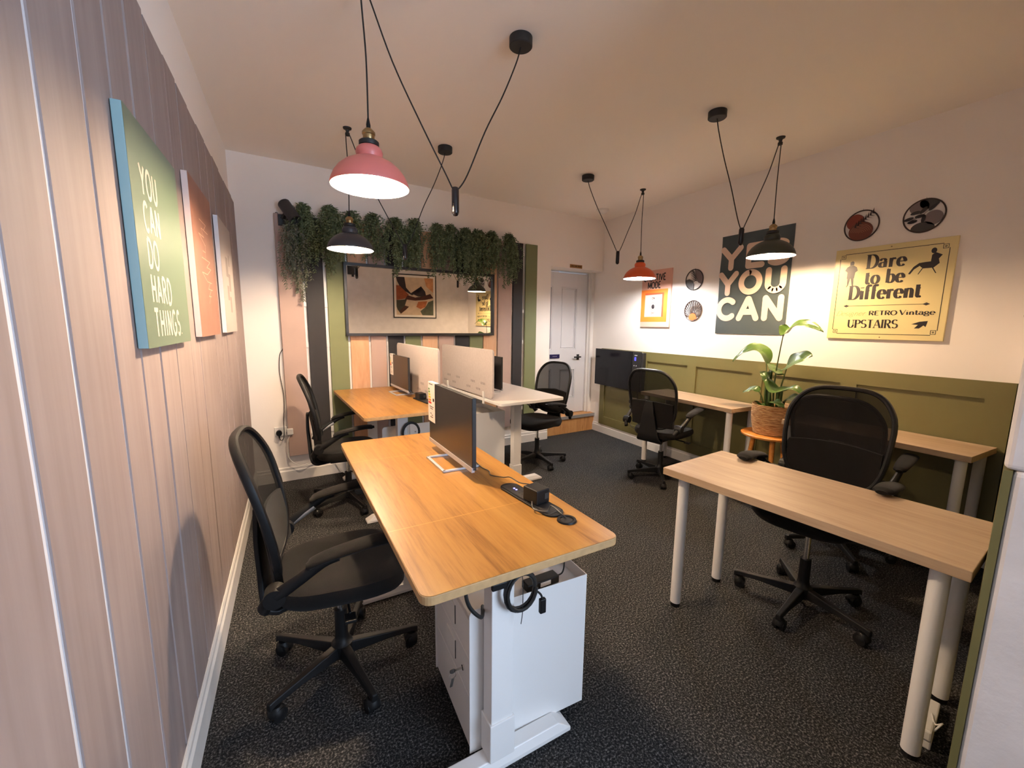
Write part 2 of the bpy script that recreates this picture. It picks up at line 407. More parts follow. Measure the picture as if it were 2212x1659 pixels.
def text(mb, s, cx, y, h, thick, thin=None, sx=None, track=0.12, z=0.0, serif=False, round_=False, skew=0.0, align='c'):
    sx = h if sx is None else sx
    thin = thick if thin is None else thin
    x = cx - (text_width(s, sx, track) / 2 if align == 'c' else 0)
    for c in s:
        adv, st = GL[c]
        for kind, pts in st:
            if kind == 's' and not serif: continue
            if kind == 'T': w = lambda P, i: thick
            elif kind in 'ts': w = lambda P, i: thin
            else:
                def w(P, i):
                    a = P[max(i - 1, 0)]; b = P[min(i + 1, len(P) - 1)]
                    dx = (b[0] - a[0]) * sx; dy = (b[1] - a[1]) * h; l = math.hypot(dx, dy) or 1
                    return thin + (thick - thin) * (abs(dy) / l) ** 1.5
            stroke(mb, pts, w, x, y, sx, h, z, skew, caps=round_)
        x += (adv + track) * sx
    return mb

# ================================================================== THE ROOM
Y0 = -2.0                                   # shop front behind the camera
struct(MB().span((XL - 0.2, Y0 - 0.2, -0.1), (XR + 0.2, 5.7, 0.0)), 'floor', M['carpet'], 'dark charcoal fleck carpet covering the office floor', 'floor')
struct(MB().span((XL - 0.2, Y0 - 0.2, H), (XR + 0.2, 5.7, H + 0.1)), 'ceiling', M['ceil'], 'plain white ceiling lit warm by the pendants', 'ceiling')
struct(MB().span((XL - 0.2, Y0 - 0.2, 0), (XL, 5.7, H)), 'wall_left', M['wall'], 'white left wall behind the mauve boards', 'wall')
struct(MB().span((XR, Y0 - 0.2, 0), (XR + 0.2, 5.7, H)), 'wall_right', M['wall'], 'cream right wall with posters above green panelling', 'wall')
# back wall with the doorway
mb = MB(); B0 = FB(0, 0)
mb.span((-0.45, 0, -0.20), (2.89, H, 0), B0); mb.span((2.89, 2.20, -0.20), (3.80, H, 0), B0)
struct(mb, 'wall_back', M['wall'], 'white back wall behind the striped slats, with a doorway at its right end', 'wall')
mb = MB(); mb.span((2.7, 0, -1.1), (3.78, 2.6, -1.0), B0); mb.span((2.70, 0, -1.0), (2.78, 2.6, -0.2), B0)
struct(mb, 'wall_hall', M['wall'], 'white wall of the hall behind the panelled door', 'wall')
# rear wall with shop window
mb = MB(); mb.span((XL, Y0 - 0.15, 0), (XR, Y0, 0.8)); mb.span((XL, Y0 - 0.15, 2.5), (XR, Y0, H)); mb.span((XL, Y0 - 0.15, 0.8), (1.0, Y0, 2.5)); mb.span((3.65, Y0 - 0.15, 0.8), (XR, Y0, 2.5))
struct(mb, 'wall_rear', M['wall'], 'white wall with the shop window behind the viewpoint', 'wall')
mb = MB()
for a, b in (((1.0, 0.8), (1.05, 2.5)), ((3.60, 0.8), (3.65, 2.5)), ((1.0, 0.8), (3.65, 0.85)), ((1.0, 2.45), (3.65, 2.5)), ((2.3, 0.85), (2.35, 2.45))):
    mb.span((a[0], Y0 - 0.1, a[1]), (b[0], Y0 - 0.04, b[1]))
struct(mb, 'window_1', M['trim'], 'white framed shop window behind the viewpoint', 'window')
# front wall: from the jamb at 1.72 m to the right corner
SJ = 1.42
F0 = frame((0, 0, 0), FT, FN)               # x along the wall, y up, z into the room
mb = MB(); mb.span((SJ, 0, -0.45), (3.90, 1.172, -0.016), F0)
mb.span((SJ + 0.0, 1.172, -0.45), (3.90, H, -0.001), F0)
struct(mb, 'wall_front', M['plaster'], 'pale plastered wall end at the right edge, beside the near table', 'wall', bevel=0.012, seg=3)
struct(MB().span((SJ, 0.0, -0.016), (3.86, 1.170, -0.002), F0), 'trim_1', M['green'], 'green painted board edge on the wall end at right', 'trim')

# mauve board panelling on the left wall
mb = MB(); y = -1.95
edges = [0.90, 1.075, 1.29, 1.47, 1.65, 1.855, 2.10, 2.29, 2.505, 2.72, 2.95, 3.17, 3.42, 3.64, 3.85, 4.06, 4.243]
ys = [-1.95, -1.72, -1.50, -1.29, -1.08, -0.86, -0.65, -0.43, -0.22, 0.0, 0.21, 0.44, 0.68] + edges
rb = random.Random(3)
for a, b in zip(ys[:-1], ys[1:]):
    g = rb.uniform(0.004, 0.008) + (0.006 if a < 1.1 else 0.003 if a < 1.8 else 0); top = 2.45 + rb.uniform(-0.006, 0.006)
    n = 14; l = []; r = []
    for i in range(n + 1):
        z = 0.03 + (top - 0.03) * i / n
        l.append((a + g + 0.002 * noise.noise((a * 9, z * 3, 0)), z)); r.append((b - g * 0.6 + 0.002 * noise.noise((b * 9, z * 3, 5)), z))
    x1 = -0.37 + rb.uniform(-0.002, 0.002)
    for i in range(n):
        (y0, z0), (y1, z1) = l[i], l[i + 1]; (q0, _), (q1, _) = r[i], r[i + 1]
        xb = -0.3737; vs = [(xb, y0, z0), (x1, y0, z0), (x1, q0, z0), (xb, q0, z0), (xb, y1, z1), (x1, y1, z1), (x1, q1, z1), (xb, q1, z1)]
        fs = [(1, 2, 6, 5), (0, 1, 5, 4), (2, 3, 7, 6)]
        if i == n - 1: fs.append((4, 5, 6, 7))
        mb.add(vs, fs)
struct(MB().span((XL, -1.95, 0.03), (-0.3738, 4.24, 2.44)), 'trim_8', mat('pale_gap_paint', lin(214, 216, 222), 0.7), 'pale painted backing showing in the gaps between the mauve boards', 'panelling')
struct(mb, 'trim_2', M['board'], 'mauve grey vertical boards with pale gaps on the left wall', 'panelling')
def skirting(mb, a, b, m, h=0.15, t=0.018):
    prof = [(0, 0), (t, 0), (t, h * 0.72), (t * 0.6, h * 0.8), (t * 0.6, h * 0.93), (t * 0.3, h), (0, h)]
    n = len(prof); vs = [(a, q[1], q[0]) for q in prof] + [(b, q[1], q[0]) for q in prof]
    fs = [(i, (i + 1) % n, n + (i + 1) % n, n + i) for i in range(n)] + [tuple(range(n)), tuple(range(2 * n - 1, n - 1, -1))]
    mb.add(vs, fs, m)
mb = MB(); skirting(mb, -1.95, 4.24, FLW(0, 0, -0.3695), 0.15, 0.016)
struct(mb, 'baseboard_left', M['trim'], 'white skirting board along the mauve board wall', 'skirting')
mb = MB(); skirting(mb, -0.36, 2.88, FB(0, 0, 0.0005), 0.13, 0.018)
struct(mb, 'baseboard_back', M['trim'], 'white skirting board under the striped slats', 'skirting')
mb = MB(); skirting(mb, -4.60, -0.76, FR(0, 0) @ Matrix.Translation((0, 0, 0.0005)), 0.125, 0.018)
struct(mb, 'baseboard_right', M['trim'], 'white skirting board under the green panelling', 'skirting')

# green wainscot on the right wall
mb = MB(); R0 = FR(0, 0) @ Matrix.Translation((0, 0, 0.0008))
mb.span((-4.44, 0.125, 0), (-0.735, 1.172, 0.008), R0)
ops = [(3.71, 4.35), (3.03, 3.602), (2.315, 2.92), (1.615, 2.22), (0.853, 1.51)]
zb, zt, d = 0.237, 1.064, 0.022
mb.span((-4.44, zt, 0.008), (-0.735, 1.172, d), R0); mb.span((-4.44, 0.125, 0.008), (-0.735, zb, d), R0)
st = [0.735] + [v for o in ops[::-1] for v in o] + [4.44]
for i in range(0, len(st), 2): mb.span((-st[i + 1], zb, 0.008), (-st[i], zt, d), R0)
struct(mb, 'trim_3', M['green'], 'olive green framed panelling along the right wall', 'panelling')

# doorway: step, lining, door
mb = MB(); mb.span((2.78, 0, -1.0), (3.78, 0.215, -0.075), B0)
struct(mb, 'trim_4', M['step_wood'], 'oak riser of the step up into the doorway', 'step')
mb = MB(); mb.span((2.78, 0.215, -1.0), (3.78, 0.243, -0.065), B0)
o = struct(mb, 'trim_5', M['step_wood'], 'oak tread of the step in the doorway', 'step')
mb = MB(); mb.span((2.78, 0.205, -0.065), (3.78, 0.246, -0.055), B0)
struct(mb, 'trim_6', M['nosing'], 'grey metal nosing on the doorway step edge', 'step nosing')
mb = MB(); mb.span((3.697, 0.245, -0.28), (3.775, 2.20, -0.20), B0); mb.span((3.715, 0.245, -0.20), (3.775, 2.20, -0.16), B0); mb.span((2.78, 2.19, -0.28), (3.70, 2.30, -0.20), B0)
struct(mb, 'trim_7', M['trim'], 'white door lining round the panelled door', 'door frame')
mb = MB(); dz0, dz1 = -0.265, -0.225
DS = (2.90, 3.09, 3.235, 3.515, 3.69); 
mb.span((2.84, 0.25, dz0), (3.69, 2.17, dz0 + 0.022), B0)
for a, b in ((2.84, 2.90), (3.09, 3.235), (3.515, 3.69)): mb.span((a, 0.25, dz0), (b, 2.17, dz1), B0)
for a, b in ((0.25, 0.46), (0.88, 1.145), (1.985, 2.17)): mb.span((2.84, a, dz0), (3.69, b, dz1 - 0.0005), B0)
for (a, b) in ((2.90, 3.09), (3.235, 3.515)):
    for (c, e) in ((0.46, 0.88), (1.145, 1.985)):
        for (p, q, dd) in ((0.0, 0.016, 0.010), (0.024, 0.034, 0.004)):
            zz = dz1 - 0.012 + dd
            for s0, s1, u0, u1 in ((a + p, a + q, c + p, e - p), (b - q, b - p, c + p, e - p), (a + p, b - p, c + p, c + q), (a + p, b - p, e - q, e - p)):
                mb.span((s0, u0, dz0 + 0.02), (s1, u1, zz), B0)
door = struct(mb, 'door_1', M['door'], 'white four panel door up the step at the back', 'door', bevel=0.003)
mb = MB(); mb.span((3.535, 0.995, dz1), (3.575, 1.075, dz1 + 0.008), B0)
mb.cyl(B0 @ Vector((3.56, 1.04, dz1)), B0 @ Vector((3.56, 1.04, dz1 + 0.05)), 0.010); mb.cyl(B0 @ Vector((3.57, 1.04, dz1 + 0.05)), B0 @ Vector((3.455, 1.04, dz1 + 0.05)), 0.010)
tag(mb.build('handle', M['black_matt'], door, True), 'black lever handle')
mb = MB(); mb.span((3.065, 1.03, dz1), (3.225, 1.083, dz1 + 0.012), B0)
pl = tag(mb.build('name_plate', M['navy'], door), 'small navy name plate')
mb = MB()
for i, w_ in enumerate((0.008, 0.006, 0.009, 0.006, 0.008, 0.007)):
    mb.span((3.108 + i * 0.0125, 1.052, dz1 + 0.0121), (3.108 + i * 0.0125 + w_, 1.062, dz1 + 0.0126), B0)
mb.build('engraving', M['grey_metal'], pl)
# brass plate above the doorway
t = thing('door_plate', 'small brass plate on the wall above the doorway', 'sign', mw=FB(3.285, 2.228, 0.001))
MB().span((-0.10, -0.021, 0), (0.10, 0.021, 0.004)).build('plate', M['gold'], t)
mb = MB()
for i in range(15):
    if i not in (4, 9): mb.span((-0.082 + i * 0.011, -0.007, 0.004), (-0.082 + i * 0.011 + 0.0075, 0.006 + 0.003 * (i % 3), 0.0045))
mb.build('engraving', mat('dark_brown_ink', lin(60, 36, 14), 0.6), t)
# smoke detector
t = thing('smoke_detector', 'round white smoke detector on the ceiling near the right corner', 'smoke detector', (3.36, 4.09, H))
MB().lathe([(0.0001, -0.045), (0.035, -0.045), (0.05, -0.036), (0.062, -0.02), (0.062, -0.001)], 28).build('housing', M['white_plastic'], t, True)
MB().lathe([(0.064, -0.014), (0.075, -0.012), (0.075, -0.001)], 28).build('base_ring', M['white_plastic'], t, True)

# ================================================================== STRIPED SLATS, FERNS, MIRROR
SLAT_E = [(-0.089, 0.101), (0.127, 0.276), (0.304, 0.469), (0.490, 0.659), (0.681, 0.830), (0.853, 1.009), (1.029, 1.191), (1.212, 1.377), (1.392, 1.565), (1.587, 1.750), (1.761, 1.919), (1.931, 2.101), (2.119, 2.303), (2.322, 2.453), (2.493, 2.657)]
M['s_taupe'] = mat('taupe_slat', lin(178, 154, 144), 0.7, var=0.05, vscale=4)
M['s_black'] = mat('charcoal_slat', lin(30, 28, 31), 0.7)
M['s_green'] = mat('sage_slat', lin(114, 120, 84), 0.7, var=0.05, vscale=4)
M['s_peach'] = wood('birch_slat', lin(194, 146, 108), lin(206, 162, 126), lin(214, 174, 140), 'Y', 0.6, stretch=0.15, scale=8)
cyc = ['s_taupe', 's_black', 's_green', 's_peach']
t = thing('slat_panel', 'feature panel of upright taupe, black, green and birch slats on the back wall', 'slat panel', mw=FB(0, 0, 0.001))
nm = {'s_taupe': 'taupe slat', 's_black': 'black slat', 's_green': 'sage green slat', 's_peach': 'pale birch slat'}
for i, (a, b) in enumerate(SLAT_E):
    k = cyc[i % 4]; z0 = 0.24
    o = MB().span((a, z0, 0.016), (b, 2.40 + 0.02 * (i / 14), 0.034)).build('slat', M[k], t, bevel=0.0015, seg=1); o['label'] = nm[k]
for z in (0.45, 1.27, 1.64, 2.30):
    MB().span((-0.07, z - 0.022, 0.0), (2.62, z + 0.022, 0.0155)).build('batten', M['trim'], t)
mb = MB()
for (a, b), (c, e) in zip(SLAT_E[:-1], SLAT_E[1:]):
    if c - b > 0.008: mb.span((b, 0.30, 0.0), (c, 2.36, 0.003))
mb.build('gap_strip', M['trim'], t)

# spotlight clipped to the slat top
t = thing('spotlight', 'dark grey cylinder spotlight at the top left corner of the slats', 'spotlight', mw=FB(0.0, 2.36, 0.0355))
MB().span((-0.06, -0.06, 0), (0.0, 0.03, 0.02)).build('bracket', M['black_matt'], t)
mb = MB(); a = Vector((-0.015, 0.115, 0.07)); b = Vector((0.065, -0.03, 0.15)); mb.cyl((-0.03, 0.0, 0.02), (0.01, 0.06, 0.09), 0.012); mb.build('arm', M['black_matt'], t, True)
mb = MB(); q = (b - a).to_track_quat('Z', 'Y').to_matrix().to_4x4()
mb.lathe([(0.0001, 0), (0.046, 0), (0.050, 0.006), (0.050, (b - a).length), (0.043, (b - a).length), (0.040, 0.12), (0.0001, 0.12)], 28, Matrix.Translation(a) @ q)
mb.build('lamp_head', mat('dark_grey_metal', (0.028, 0.028, 0.030, 1), 0.6), t, True)

def fern(L, n, seed, wid=0.070):
    rd = random.Random(seed); lv = MB(); sm = MB()
    for k in range(n):
        x = rd.uniform(-wid, wid); z0 = rd.uniform(-0.03, 0.01); out = rd.uniform(0.03, 0.15)
        ln = L * (rd.uniform(0.35, 1.0) if k % 3 else rd.uniform(0.75, 1.0)) * (1 - 0.35 * abs(x) / wid)
        sp = rd.uniform(-0.06, 0.06); pts = []
        m = max(9, int(ln / 0.018))
        for i in range(m + 1):
            q = i / m
            up = 0.05 * math.sin(min(1, q * 4) * PI / 2) - (max(0, q - 0.12) / 0.88) * ln
            up += 0.035 * (1 - abs(x) / wid) * math.sin(min(1, q * 4) * PI / 2)
            pts.append(Vector((x * 0.2 + (x * 1.1 + sp) * min(1, q * 2) + 0.012 * math.sin(q * 9 + k), z0 + up, 0.01 + out * math.sin(min(1, q * 2.5) * PI / 2) * (1 - 0.25 * q))))
        sm.tube(pts[::3] + [pts[-1]], 0.0011, 4)
        for i in range(1, m + 1):
            p = pts[i]; tdir = (pts[i] - pts[i - 1]).normalized()
            for s_ in (-1, 1):
                if rd.random() < 0.12: continue
                a = rd.uniform(0.4, 1.1); sd = Vector((s_ * math.cos(a), -0.15, math.sin(a) * rd.choice((-0.6, 1.0)))).normalized()
                dr = (sd * 0.75 + tdir * 0.65).normalized(); l = rd.uniform(0.020, 0.036); w = rd.uniform(0.005, 0.0085)
                n_ = dr.cross(Vector((rd.uniform(-1, 1), rd.uniform(-1, 1), rd.uniform(-1, 1)))).normalized()
                lv.add([p, p + dr * l * 0.45 + n_ * w, p + dr * l, p + dr * l * 0.45 - n_ * w], [(0, 1, 2, 3)])
    return lv, sm
FERNS = [(0.131, 2.43, 0.56, 46), (0.347, 2.45, 0.60, 52), (0.533, 2.43, 0.36, 44), (0.726, 2.44, 0.48, 46), (0.930, 2.43, 0.52, 46), (1.131, 2.44, 0.52, 48), (1.358, 2.43, 0.50, 46),
         (1.515, 2.44, 0.52, 44), (1.683, 2.42, 0.56, 46), (1.830, 2.43, 0.58, 48), (2.000, 2.43, 0.50, 46), (2.219, 2.43, 0.58, 48)]
FLAB = ['first from the left end, beside the spotlight', 'second from the left, over the black slat', 'third from the left, short, above the mirror corner', 'fourth from the left, behind the grey pendant', 'fifth from the left, trailing onto the mirror top', 'sixth from the left end, over the mirror',
        'seventh, hanging over the middle of the mirror', 'sixth from the right, above the mirror', 'fifth from the right end, bushy, over the mirror', 'fourth from the right end, thick, over the mirror', 'third from the right end, by the mirror corner', 'last at the right end, beside the green slat']
for i, (s, z, L, n) in enumerate(FERNS):
    t = thing('hanging_fern', 'green trailing fern on the slat top, ' + FLAB[i], 'plant', mw=FB(s, z, 0.036), group='ferns along the slat top')
    lv, sm = fern(L * (1.06 + 0.12 * ((i * 7) % 5) / 4), n, 20 + i)
    lv.build('leaves', M['fern'], t); sm.build('stems', M['stem'], t)
t = thing('hanging_fern', 'long grey green trailing fern hanging far down the taupe slat below the spotlight', 'plant', mw=FB(0.045, 2.30, 0.036), group='ferns along the slat top')
lv, sm = fern(0.78, 40, 77, 0.06); lv.build('leaves', M['fern_dry'], t); sm.build('stems', M['stem'], t)

# wall mirror
mm = FB(1.244, 1.692, 0.056) @ Matrix.Rotation(math.radians(0.35), 4, 'Y') @ Matrix.Rotation(math.radians(0.35), 4, 'X')
t = thing('wall_mirror', 'wide black framed mirror hung on the slats below the ferns', 'mirror', mw=mm)
mw_, mh_ = 1.602, 0.682
MB().span((-mw_ / 2, -mh_ / 2, -0.012), (mw_ / 2, mh_ / 2, 0.006)).build('backing', M['frame_black'], t)
mb = MB(); fw = 0.026
for a, b in (((-mw_ / 2, -mh_ / 2), (mw_ / 2, -mh_ / 2 + fw)), ((-mw_ / 2, mh_ / 2 - fw), (mw_ / 2, mh_ / 2)), ((-mw_ / 2, -mh_ / 2), (-mw_ / 2 + fw, mh_ / 2)), ((mw_ / 2 - fw, -mh_ / 2), (mw_ / 2, mh_ / 2))):
    mb.span((*a, 0.0), (*b, 0.03))
mb.build('frame', M['frame_black'], t, bevel=0.002)
gm = mat('mirror_silver', (0.92, 0.91, 0.88, 1), 0.0, metal=1.0)
MB().add([(-mw_ / 2 + fw, -mh_ / 2 + fw, 0.0068), (mw_ / 2 - fw, -mh_ / 2 + fw, 0.0068), (mw_ / 2 - fw, mh_ / 2 - fw, 0.0068), (-mw_ / 2 + fw, mh_ / 2 - fw, 0.0068)], [(0, 1, 2, 3)]).build('glass', gm, t)

# framed abstract on the front wall (seen in the mirror)
t = thing('framed_art', 'black framed abstract painting on the front wall, seen in the mirror', 'painting', mw=FF(2.73, 1.95, 0.0005))
s_ = 0.42
MB().span((-s_, -s_, 0), (s_, s_, 0.012)).build('mount', M['paper'], t)
mb = MB()
for a, b in (((-s_, -s_), (s_, -s_ + .02)), ((-s_, s_ - .02), (s_, s_)), ((-s_, -s_), (-s_ + .02, s_)), ((s_ - .02, -s_), (s_, s_))): mb.span((*a, 0), (*b, 0.016))
mb.build('frame', M['frame_black'], t)
ar = MB().span((-.36, -.36, 0.012), (.36, .36, 0.013)).build('canvas', mat('cream_paint', lin(206, 184, 158), 0.8, var=.12, vscale=9), t)
shapes = [('brush_stroke', lin(48, 40, 44), [(.36, .36), (.20, .36), (.17, .16), (.08, .06), (-.06, 0), (-.22, .0), (-.2, .1), (-.12, .2), (-.14, .12), (-.02, .06), (.06, .02), (.2, .1), (.3, .2), (.34, .28)], .0135),
          ('brush_stroke', lin(150, 78, 46), [(.36, .2), (.3, .2), (.12, .03), (.2, -.05), (.36, -.08)], .0137),
          ('brush_stroke', lin(76, 40, 32), [(.14, .02), (0, -.02), (-.12, .0), (-.3, .06), (-.36, -.02), (-.2, -.06), (0, -.08), (.2, -.06)], .0139),
          ('brush_stroke', lin(62, 62, 52), [(.36, -.08), (.16, -.06), (.2, -.18), (.28, -.34), (.34, -.26), (.36, -.2)], .0136),
          ('brush_stroke', lin(70, 38, 26), [(.28, -.34), (.18, -.26), (.12, -.2), (.2, -.18), (.3, -.28)], .0138),
          ('brush_stroke', lin(178, 104, 62), [(-.24, -.08), (-.06, -.1), (-.02, -.2), (-.1, -.24), (-.2, -.2)], .0138),
          ('brush_stroke', lin(84, 88, 70), [(-.36, -.06), (-.26, -.1), (-.2, -.2), (-.1, -.28), (-.14, -.36), (-.36, -.36)], .0135),
          ('brush_stroke', lin(206, 146, 100), [(-.36, .36), (-.18, .36), (-.22, .2), (-.36, .08)], .0134)]
for nme, c, poly, z in shapes:
    mb = MB(); mb.add([(x, y, z) for x, y in poly], [tuple(range(len(poly)))]); mb.build(nme, mat('art_paint', c, 0.8, var=.2, vscale=16), ar)
t = thing('wall_speaker', 'dark box speaker high on the front wall, seen in the mirror corner', 'speaker', mw=FF(1.60, 2.40, 0.0))
MB().span((-0.09, -0.10, 0), (0.09, 0.10, 0.035)).build('cabinet', M['black_matt'], t, bevel=0.006)
MB().span((-0.02, -0.14, 0.02), (0.02, -0.10, 0.03)).build('bracket', M['black_matt'], t)

# ================================================================== LEFT WALL CANVASES
def canvas(name, label, y0, y1, z0, z1, c, side):
    t = thing(name, label, 'canvas picture', mw=FLW((y0 + y1) / 2, (z0 + z1) / 2, -0.3675), group='canvases on the mauve board wall')
    w, h = (y1 - y0) / 2, (z1 - z0) / 2
    MB().span((-w, -h, 0), (w, h, 0.0225)).build('stretched_canvas', side, t, bevel=0.002)
    o = MB().add([(-w, -h, 0.0228), (w, -h, 0.0228), (w, h, 0.0228), (-w, h, 0.0228)], [(0, 1, 2, 3)]).build('print', c, t)
    return t, w, h
t, w, h = canvas('canvas_print', 'sage green canvas reading YOU CAN DO HARD THINGS, nearest on the left wall', 1.443, 1.975, 1.403, 2.02, mat('sage_canvas', lin(104, 124, 106), 0.38), mat('teal_canvas_side', lin(138, 170, 176), 0.7))
mb = MB()
for i, s in enumerate(('YOU', 'CAN', 'DO', 'HARD', 'THINGS.')): text(mb, s, -w + 0.085, h - 0.195 - i * 0.098, 0.076, 0.0125, sx=0.061, track=0.20, z=0.0231, align='l')
mb.build('lettering', mat('cream_lettering', lin(200, 190, 176), 0.6), t)
t, w, h = canvas('canvas_print', 'terracotta canvas with a pale botanical sketch, middle of the left wall three', 2.205, 2.73, 1.41, 2.085, mat('terracotta_canvas', lin(150, 106, 90), 0.6, var=.1, vscale=9), mat('pale_canvas_side', lin(214, 196, 190), 0.7))
mb = MB(); rd = random.Random(5); px_ = (0.0, -h * .55); pts = [px_]
for i in range(22):
    pts.append((rd.uniform(-w * .5, w * .5), -h * .55 + (i // 2 + 1) * h * .1)); pts.append((0.01 * math.sin(i), -h * .55 + (i // 2 + 1) * h * .1))
stroke(mb, pts, lambda P, i: 0.0035, 0, 0, 1, 1, 0.0232)
mb.build('botanical_sketch', mat('pale_line', lin(216, 176, 152), 0.7), t)
t, w, h = canvas('canvas_print', 'white canvas with small grey blocks, farthest on the left wall', 2.985, 3.51, 1.41, 2.08, mat('white_canvas', lin(178, 168, 162), 0.7), mat('white_canvas_side', lin(220, 220, 226), 0.7))
mb = MB()
for (x, y, ww, hh) in ((-.03, .07, .10, .12), (.06, -.02, .09, .11), (-.04, -.09, .08, .09), (.08, .12, .05, .07), (.05, -.16, .08, .10)):
    mb.add([(x - ww / 2, y - hh / 2, .0231), (x + ww / 2, y - hh / 2, .0231), (x + ww / 2, y + hh / 2, .0231), (x - ww / 2, y + hh / 2, .0231)], [(0, 1, 2, 3)])
mb.build('grey_blocks', mat('grey_print', lin(150, 140, 134), 0.7), t)

# ================================================================== RIGHT WALL POSTERS AND PLAQUES
K = XR / 3.56
def ry(y): return y * K
def rz_(z): return 1.48 + (z - 1.48) * K
# CREATIVE MODE
t = thing('creative_poster', 'peach poster reading CREATIVE MODE with a light switch, beside the orange pendant', 'poster', mw=FR(ry(3.358), rz_(1.778)) @ Matrix.Translation((0, 0, 0.001)))
w, h = 0.218, 0.325
MB().span((-w, -h, 0), (w, h, 0.018)).build('panel', mat('peach_print', lin(226, 176, 158), 0.5), t, bevel=0.001, seg=1)
M['orange_ink'] = mat('orange_ink', lin(238, 128, 48), 0.55)
MB().span((-w, -0.265, 0.0182), (0.178, 0.105, 0.0186)).build('orange_panel', M['orange_ink'], t)
MB().span((-0.155, -0.207, 0.0187), (0.125, 0.065, 0.019)).build('red_shade', mat('red_ink', lin(226, 84, 54), 0.55), t)
sw = MB().span((-0.155, -0.207, 0.0191), (0.10, 0.045, 0.0195)).build('switch_plate', mat('pale_pink_ink', lin(236, 190, 178), 0.55), t)
mb = MB(); text(mb, 'ON', -0.028, -0.005, 0.022, 0.0055, z=0.0198, track=.2); text(mb, 'OFF', -0.028, -0.175, 0.022, 0.0045, z=0.0198, track=.2)
stroke(mb, arc(-0.03, -0.085, 0.042, 0.042, 0, 360, 24), lambda P, i: 0.004, 0, 0, 1, 1, 0.0198)
mb.add([(-0.028 + 0.024 * math.cos(q * PI / 8), -0.09 + 0.027 * math.sin(q * PI / 8), 0.0199) for q in range(16)], [tuple(range(16))])
mb.build('switch_print', M['dark_ink'], sw)
mb = MB(); text(mb, 'CREATIVE', -0.028, 0.205, 0.070, 0.0135, sx=0.0555, track=.13, z=0.0184); text(mb, 'MODE', -0.028, 0.120, 0.070, 0.0135, sx=0.0555, track=.13, z=0.0184)
mb.build('lettering', M['dark_ink'], t)
# YES YOU CAN
t = thing('yes_poster', 'dark slate poster reading YES YOU CAN behind the green pendant', 'poster', mw=FR(ry(2.286), rz_(1.858)) @ Matrix.Translation((0, 0, 0.003)))
w, h = 0.331, 0.462
mb = MB(); n = 16
for i in range(n):
    a = -h + 2 * h * i / n; b = -h + 2 * h * (i + 1) / n
    za = 0.006 + 0.004 * math.sin(i * 0.8); zb_ = 0.006 + 0.004 * math.sin((i + 1) * 0.8)
    mb.add([(-w, a, za), (w, a, za * .7), (w, b, zb_ * .7), (-w, b, zb_), (-w, a, za - .003), (w, a, za * .7 - .0028), (w, b, zb_ * .7 - .0028), (-w, b, zb_ - .003)], [(0, 1, 2, 3), (7, 6, 5, 4), (0, 3, 7, 4), (1, 5, 6, 2)])
mb.build('sheet', mat('slate_gloss_print', lin(72, 82, 84), 0.16), t, True)
mb = MB(); L_ = 0.0115
for s, yy, sx in (('YES', 0.160, 0.262), ('YOU', -0.075, 0.232), ('CAN', -0.315, 0.236)): text(mb, s, -0.005, yy, 0.175, 0.054, sx=sx, track=.20, z=L_, round_=True)
mb.build('lettering', mat('cream_print', lin(228, 202, 182), 0.4), t)
# Dare to be Different
t = thing('dare_sign', 'cream metal sign reading Dare to be Different upstairs on the right wall', 'sign', mw=FR(ry(1.3435), rz_(1.7225)) @ Matrix.Translation((0, 0, 0.001)))
w, h = 0.334, 0.332
MB().span((-w, -h, 0), (w, h, 0.016)).build('plate', mat('cream_enamel', lin(222, 206, 150), 0.3), t, bevel=0.002)
ink = mat('black_enamel', lin(26, 18, 22), 0.4); zz = 0.0164
mb = MB(); a = 0.297; b = 0.292; c = 0.028
for s0, s1, u0, u1 in ((-a + c, a - c, b, b + .004), (-a + c, a - c, -b - .004, -b), (-a - .004, -a, -b + c, b - c), (a, a + .004, -b + c, b - c)): mb.add([(s0, u0, zz), (s1, u0, zz), (s1, u1, zz), (s0, u1, zz)], [(0, 1, 2, 3)])
for sx in (-1, 1):
    for sy in (-1, 1):
        cx_, cy_ = sx * (a - c / 2 - .003), sy * (b - c / 2 - .003)
        for q in (0.014, 0.005):
            for s0, s1, u0, u1 in ((-q, q, q - .003, q), (-q, q, -q, -q + .003), (-q, -q + .003, -q, q), (q - .003, q, -q, q)):
                mb.add([(cx_ + s0, cy_ + u0, zz), (cx_ + s1, cy_ + u0, zz), (cx_ + s1, cy_ + u1, zz), (cx_ + s0, cy_ + u1, zz)], [(0, 1, 2, 3)])
mb.build('border', ink, t)
mb = MB()
text(mb, 'Dare', -0.02, 0.178, 0.094, 0.021, 0.006, sx=0.083, track=.10, z=zz, serif=True)
text(mb, 'to be', -0.02, 0.068, 0.094, 0.021, 0.006, sx=0.077, track=.10, z=zz, serif=True)
text(mb, 'Different', -0.012, -0.040, 0.098, 0.0225, 0.006, sx=0.081, track=.08, z=zz, serif=True)
text(mb, 'UPSTAIRS', -0.055, -0.248, 0.056, 0.0115, 0.004, sx=0.051, track=.12, z=zz, serif=True)
text(mb, 'RETRO', 0.0, -0.158, 0.030, 0.009, 0.003, sx=0.042, track=.08, z=zz)
text(mb, 'Vintage', 0.185, -0.158, 0.034, 0.0088, 0.003, sx=0.047, track=.03, z=zz)
mb.build('lettering', ink, t)
mb = MB(); text(mb, 'Designer', -0.195, -0.160, 0.036, 0.0022, 0.0015, sx=0.042, track=.02, z=zz, skew=.35)
mb.build('script_lettering', mat('faded_ink', lin(150, 118, 70), 0.5), t)
mb = MB()
stroke(mb, [(-.215, -.088), (.215, -.088)], lambda P, i: 0.003, 0, 0, 1, 1, zz)
